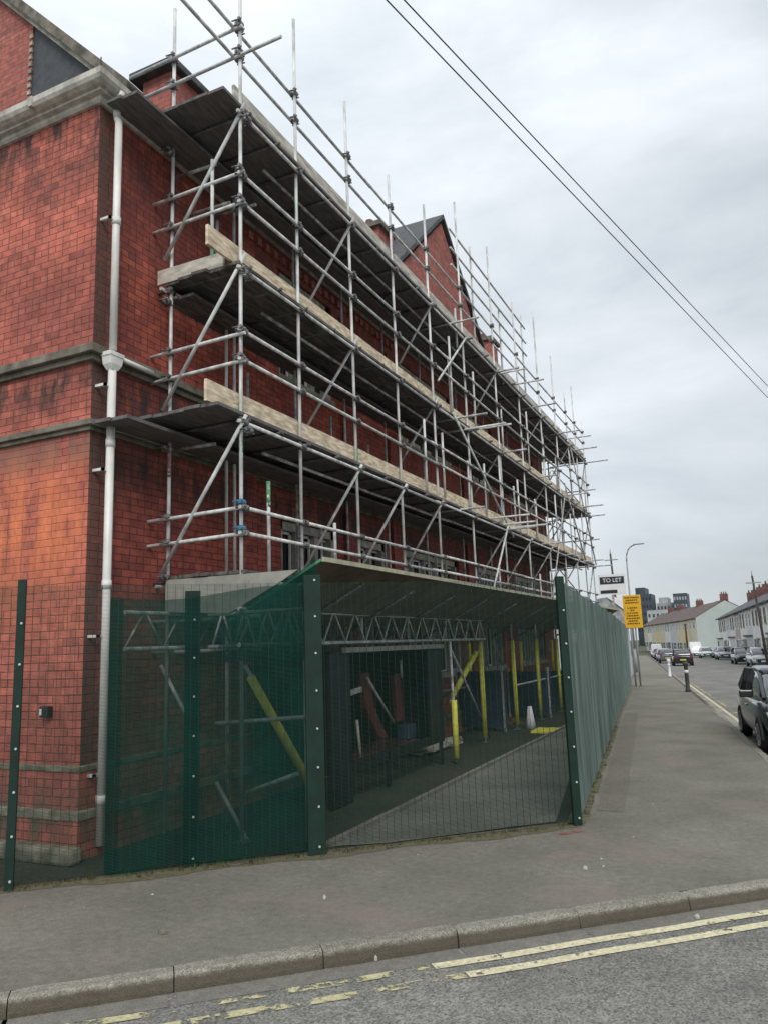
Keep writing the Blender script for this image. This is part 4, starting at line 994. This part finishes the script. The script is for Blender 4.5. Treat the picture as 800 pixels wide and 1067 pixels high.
# right-hand white terrace, from far to near
pf = Vector((-4.07,114.7,0)); pn = Vector((1.17,70.06,0)); dirv = (pn-pf).normalized(); ang = math.atan2(dirv.y, dirv.x)
nH = 11; wH = 5.05
pos_words = ['far end house','second house from the far end','third house from the far end','fourth house from the far end','fifth house from the far end','middle house','seventh house from the far end','eighth house from the far end','ninth house from the far end','next to nearest house','nearest house']
for i in range(nH):
    p = pf+dirv*(i*wH); k = ['white','white','pale','white','stone','white','pale','white','white','lilac','white'][i]
    house((p.x,p.y,gz(p.y)), ang, wH-.01, 8, 5.05, 7.1, k, 'roofgrey', pos_words[i]+' of the right-hand white terrace with slate roof', 'white terraced houses on the right', bay=i % 3 == 0, gable_k='white' if i == nH-1 else None)
# terrace beyond, pale green gable end
pn2 = Vector((-8.17,136.3,0)); pf2 = Vector((-24.5,202.8,0)); d2 = (pn2-pf2).normalized(); ang2 = math.atan2(d2.y,d2.x); w2 = (pn2-pf2).length/10
words2 = ['farthest','second farthest','third farthest','fourth farthest','fifth farthest','fifth nearest','fourth nearest','third nearest','second nearest','green gabled nearest']
for i in range(10):
    p = pf2+d2*(i*w2); k = ['cream','white','cream','yellow','cream','white','lilac','cream','yellow','cream'][i]
    house((p.x,p.y,gz(p.y)), ang2, w2-.01, 9.5, 6.1, 8.75, k, 'roofred', words2[i]+' house of the brown roofed terrace down the street', 'brown roofed terraced houses', gable_k='green' if i == 9 else None, chim=i in (1,3,6,9))
mb = MB(); q = pn2-d2*6.4+Vector((-.6,-.4,0)); mb.tube((q.x,q.y,gz(q.y)),(q.x,q.y,gz(q.y)+5.0),.16,8); mb.tube((q.x,q.y,gz(q.y)+5),(q.x,q.y,gz(q.y)+5.2),.22,8)
simple(mb, 'drainpipe_post', M['chim'], 'dark red post standing before the cream houses', 'post')
# houses on the left beyond the site
for i, (x,y,w,d,he,hr,k) in enumerate(((-15.5,72,6,8,4.6,6.6,'red'),)):
    house((x,y,gz(y)), PI/2+SA, 8, 7, 4.4, 5.6, 'lilac', 'roofgrey', 'low house with grey roof beyond the site on the left', 'houses beyond the site', chim=False)
# low outbuilding with grey pitched roof above the end of the fence
ob = thing('outbuilding', 'small pale outbuilding with grey pitched roof behind the far end of the fence', 'building', (-8.0,46.3,gz(46)), .12, world=False)
mb = MB(); mb.box(-.9,0,0,1.5,5,2.95); mb.build('wall', HW['lilac'], ob)
mb = MB(); mb.prism([(-1.0,2.9),(-.1,4.55),(.45,4.62),(1.75,3.55),(1.75,3.4),(1.2,2.9)], -.12, 5.1, 1); mb.build('roof', surf('sheet_roof',(.36,.39,.40),.6,var=.2,scale=3), ob)
mb = MB(); mb.prism([(.45,4.66),(1.85,3.5),(1.85,3.95),(.9,4.66)], -.2, 4.9, 1); mb.build('canopy', M['signw'], ob)
mb = MB(); mb.prism([(.3,2.92),(1.6,2.75),(1.75,2.95),(.6,3.15)], -.3, -.1, 1); mb.build('eave', M['signb'], ob)
# distant modern blocks
def block(x0, x1, y, h, mat, label, d=14, rows=6, cols=5, panem='modpale', step=None):
    t = thing('tower_block', label, 'building', ((x0+x1)/2,y,-1.4), -.44*0, 'distant modern blocks')
    mb = MB(); mb.box(x0,y,-1.4,x1,y+d,h)
    if step: mb.box(x0+step[0],y+.5,h-.01,x0+step[1],y+d,h+step[2])
    mb.build('wall', M[mat], t)
    for r in range(rows):
        z = h-2.6-r*3.0
        if z < 4: break
        mb = MB()
        for c in range(cols):
            a = x0+(x1-x0)*(c+.25)/cols; mb.box(a,y-.05,z,a+(x1-x0)/cols*.5,y-.01,z+1.3)
        mb.build('window', M[panem], t)
block(-40.6,-34.4,318,18.6,'moddark','dark clad block directly right of the yellow sign on the skyline',panem='glass',step=(.3,3.9,2.6))
block(-26.9,-21.8,324,18.4,'moddark','dark gridded block above the brown roofs on the skyline',panem='modpale')
block(-34.0,-27.4,330,15.2,'modpale','pale stepped block between the two dark blocks on the skyline',panem='moddark',step=(1.0,4.5,2.2))
block(-34.5,-27.0,300,11.5,'modpale','long pale roofed block low in front of the skyline blocks',panem='moddark',rows=3)
# ------------------------------------------------------------------ street furniture
pz = gz(35.9)
t = thing('road_sign', 'tall yellow notice board on a post at the end of the green fence', 'sign', (-4.7,35.9,pz), 0)
sw, s0, s1 = .385, 2.40, 3.86
mb = MB(); mb.box(-4.73-sw,35.82,s0,-4.73+sw,35.86,s1); sgn = mb.build('sign_face', M['signy'], t, bevel=.01)
mb = MB(); rr = random.Random(2); z = s1-.14; k = 0
while z > s0+.1:
    wds = [.5,.42,.46,0,.34,.12,.40,.42,.46,.3,.42,.2][k % 12]
    x = -4.73-wds*.62
    while x < -4.73+wds*.62 and wds:
        l = rr.uniform(.03,.10); mb.box(x,35.812,z,min(x+l,-4.73+wds*.62),35.817,z+.055); x += l+.025
    z -= .115; k += 1
mb.build('lettering', surf('sign_ink',(.12,.06,.01),.6), sgn)
for x in (-4.80,-4.60):
    mb = MB(); mb.tube((x-.08,35.9,pz),(x-.08,35.9,3.7),.038,10); mb.build('post', M['pole'], t)
t = thing('agent_board', 'black and white letting board on a post above the far end of the fence', 'sign', (-6.7,42.5,gz(42)), .1)
bx0, bx1, bz0, bz1, by = -7.25, -5.85, 4.28, 5.38, 42.5
mb = MB(); mb.box(bx0,by,bz0,bx1,by+.03,bz1); bd = mb.build('board', M['signw'], t)
mb = MB(); mb.box(bx0+.08,by-.008,bz1-.52,bx1-.06,by-.002,bz1-.13); mb.box(bx0+.08,by-.008,bz0+.08,bx1-.45,by-.002,bz0+.26); mb.build('band', M['signb'], bd)
def text(s, size, loc, rot, mat, name, parent):
    cu = bpy.data.curves.new(name, 'FONT'); cu.body = s; cu.size = size; cu.extrude = .004; cu.align_x = 'CENTER'; cu.align_y = 'CENTER'
    o = bpy.data.objects.new('tmp', cu); COL.objects.link(o); dg = bpy.context.evaluated_depsgraph_get()
    me = bpy.data.meshes.new_from_object(o.evaluated_get(dg)); bpy.data.objects.remove(o)
    me.transform(Matrix.Translation(Vector(loc)-ORI[parent.name]) @ rot); me.materials.clear(); me.materials.append(mat)
    n = bpy.data.objects.new(name, me); COL.objects.link(n); n.parent = parent; return n
text('TO LET', .30, ((bx0+bx1)/2+.02,by-.014,bz1-.33), Matrix.Rotation(PI/2,4,'X'), M['signw'], 'lettering', bd)
mb = MB(); mb.box(-6.6,by+.03,gz(42),-6.5,by+.10,bz1-.2); mb.build('post', M['pale_stone'], t)
t = thing('street_lamp', 'tall grey street lamp with a curved arm behind the yellow sign', 'lamp', (-7.25,55.0,gz(55)))
x = -7.35
mb = MB(); mb.tube((x,55,gz(55)),(x,55,1.2),.09,12); mb.tube((x,55,1.2),(x,55,7.2),.065,12,.05)
mb.path([(x,55,7.2),(x+.03,55,7.6),(x+.14,54.99,7.95),(x+.35,54.97,8.18),(x+.62,54.95,8.3)],.045,10); mb.build('column', M['pole'], t)
mb = MB(); mb.loft([[(x+.55+a,54.95+b_*w,8.31+.02*a+c) for b_,c in ((-1,-.03),(-.7,.04),(.7,.04),(1,-.03))] for a,w in ((0,.06),(.15,.11),(.5,.12),(.72,.05))]); mb.build('lantern', M['pole'], t)
def telegraph(x, y, top, lean, label):
    t = thing('telegraph_pole', label, 'pole', (x,y,gz(y)), 0, 'telegraph poles')
    mb = MB(); mb.tube((x,y,gz(y)),(x+lean,y,top),.10,10,.07); mb.build('shaft', M['wood'], t)
    mb = MB(); mb.beam((x+lean*.9-.5,y-.05,top-.5),(x+lean*.9+.5,y-.05,top-.5),.08,.08); mb.tube((x+lean,y,top-.02),(x+lean,y,top+.35),.035,6); mb.build('crossarm', M['pole'], t)
telegraph(-9.3,62.5,8.6,-.25,'thin pole rising behind the letting board')
telegraph(.75,60.5,6.0,-.35,'dark leaning telegraph pole before the white terrace at right')
telegraph(4.3,33.2,7.9,0,'telegraph pole out on the right carrying the two cables')
def bollard(x, y, h, mat, label):
    t = thing('bollard', label, 'bollard', (x,y,gz(y)), 0, 'bollards at the kerb')
    mb = MB(); z = gz(y); mb.loft([[(x+r*math.cos(a),y+r*math.sin(a),z+q) for a in [2*PI*i/14 for i in range(14)]] for r,q in ((.10,0),(.10,.08),(.075,.12),(.07,h-.16),(.10,h-.13),(.10,h-.05),(.06,h),(.001,h+.01))]); o = mb.build('shaft', M[mat], t)
    mb = MB(); mb.tube((x,y,z+h*.62),(x,y,z+h*.72),.078,14); mb.build('band', M['signw'], o)
bollard(-2.42,31.6,1.12,'iron','dark grey bollard nearer the camera at the edge of the side pavement')
bollard(-4.45,46.6,.98,'signw','white bollard farther along the side pavement')
# overhead cables
for k,(p,q) in enumerate((((-5.19,-5.3,8.45),(4.33,33.4,6.85)),((-4.94,-5.1,8.23),(4.23,33.2,7.39)))):
    mb = MB(); p = Vector(p); q = Vector(q); n = 24; pts_ = [p.lerp(q,i/n)-Vector((0,0,.35*4*(i/n)*(1-i/n)*0)) for i in range(n+1)]
    mb.path(pts_, .008, 6); simple(mb, 'overhead_cable', M['cable'], ['lower of the two dark cables crossing the sky','upper right cable of the two crossing the sky'][k], 'cable', 'overhead cables')

# ------------------------------------------------------------------ sky, sun, camera
wd = bpy.data.worlds.new('World'); S.world = wd; wd.use_nodes = True; t = wd.node_tree; t.nodes.clear(); L = t.links.new
out = t.nodes.new('ShaderNodeOutputWorld'); bg = t.nodes.new('ShaderNodeBackground'); bg.inputs[1].default_value = .096
sk = t.nodes.new('ShaderNodeTexSky'); sk.sky_type = 'NISHITA'; sk.sun_disc = False
EL, AZ = math.radians(42), math.radians(150)
sk.sun_elevation = EL; sk.sun_rotation = AZ
tc_ = t.nodes.new('ShaderNodeTexCoord'); mp = t.nodes.new('ShaderNodeMapping'); mp.inputs['Scale'].default_value = (1,1,2.4); L(tc_.outputs['Generated'], mp.inputs[0])
n1 = N(t,'ShaderNodeTexNoise',Scale=2.1,Detail=9,Roughness=.55); n1.inputs['Distortion'].default_value = .25; L(mp.outputs[0], n1.inputs['Vector'])
r1 = ramp(t,.36,.66,(4.6,4.95,5.2,1),(7.3,7.5,7.7,1)); L(n1.outputs[0], r1.inputs[0])
# brighter towards the left (thinner cloud), darker low on the right
dt = N(t,'ShaderNodeVectorMath',operation='DOT_PRODUCT'); L(tc_.outputs['Generated'], dt.inputs[0]); dt.inputs[1].default_value = (-.62,.1,.78)
r2 = ramp(t,.0,1.0,(.80,.81,.82,1),(1.30,1.33,1.37,1)); L(dt.outputs['Value'], r2.inputs[0])
cc = mixc(t, 1.0, r1.outputs[0], r2.outputs[0], 'MULTIPLY')
fin = mixc(t, .90, sk.outputs[0], cc)
L(fin, bg.inputs[0]); L(bg.outputs[0], out.inputs[0])
sl = bpy.data.lights.new('sun','SUN'); sl.energy = 1.5; sl.angle = math.radians(30); sl.color = (1,.95,.88)
so = bpy.data.objects.new('sun', sl); COL.objects.link(so)
dv = Vector((math.sin(AZ)*math.cos(EL), math.cos(AZ)*math.cos(EL), math.sin(EL))); so.rotation_euler = dv.to_track_quat('Z','Y').to_euler(); so.location = dv*50

pit, rol, yaw = math.radians(9.96), math.radians(2.1), math.radians(25.1)
fw = Vector((-math.sin(yaw)*math.cos(pit), math.cos(yaw)*math.cos(pit), math.sin(pit))); rt = Vector((math.cos(yaw), math.sin(yaw), 0)); up = rt.cross(fw)
Rr = rt*math.cos(rol)-up*math.sin(rol); Uu = up*math.cos(rol)+rt*math.sin(rol)
cd = bpy.data.cameras.new('camera'); cam = bpy.data.objects.new('camera', cd); COL.objects.link(cam)
m3 = Matrix((Rr, Uu, -fw)).transposed().to_4x4(); m3.translation = Vector((0,0,2.0)); cam.matrix_world = m3
cd.sensor_fit = 'VERTICAL'; cd.sensor_height = 36; cd.lens = 796/1067*36; cd.clip_end = 3000; cd.clip_start = .05
S.camera = cam
S.view_settings.view_transform = 'Standard'; S.view_settings.look = 'None'; S.view_settings.exposure = 0.42; S.view_settings.gamma = 1
S.render.engine = 'CYCLES'; S.cycles.transparent_max_bounces = 16; S.cycles.max_bounces = 6
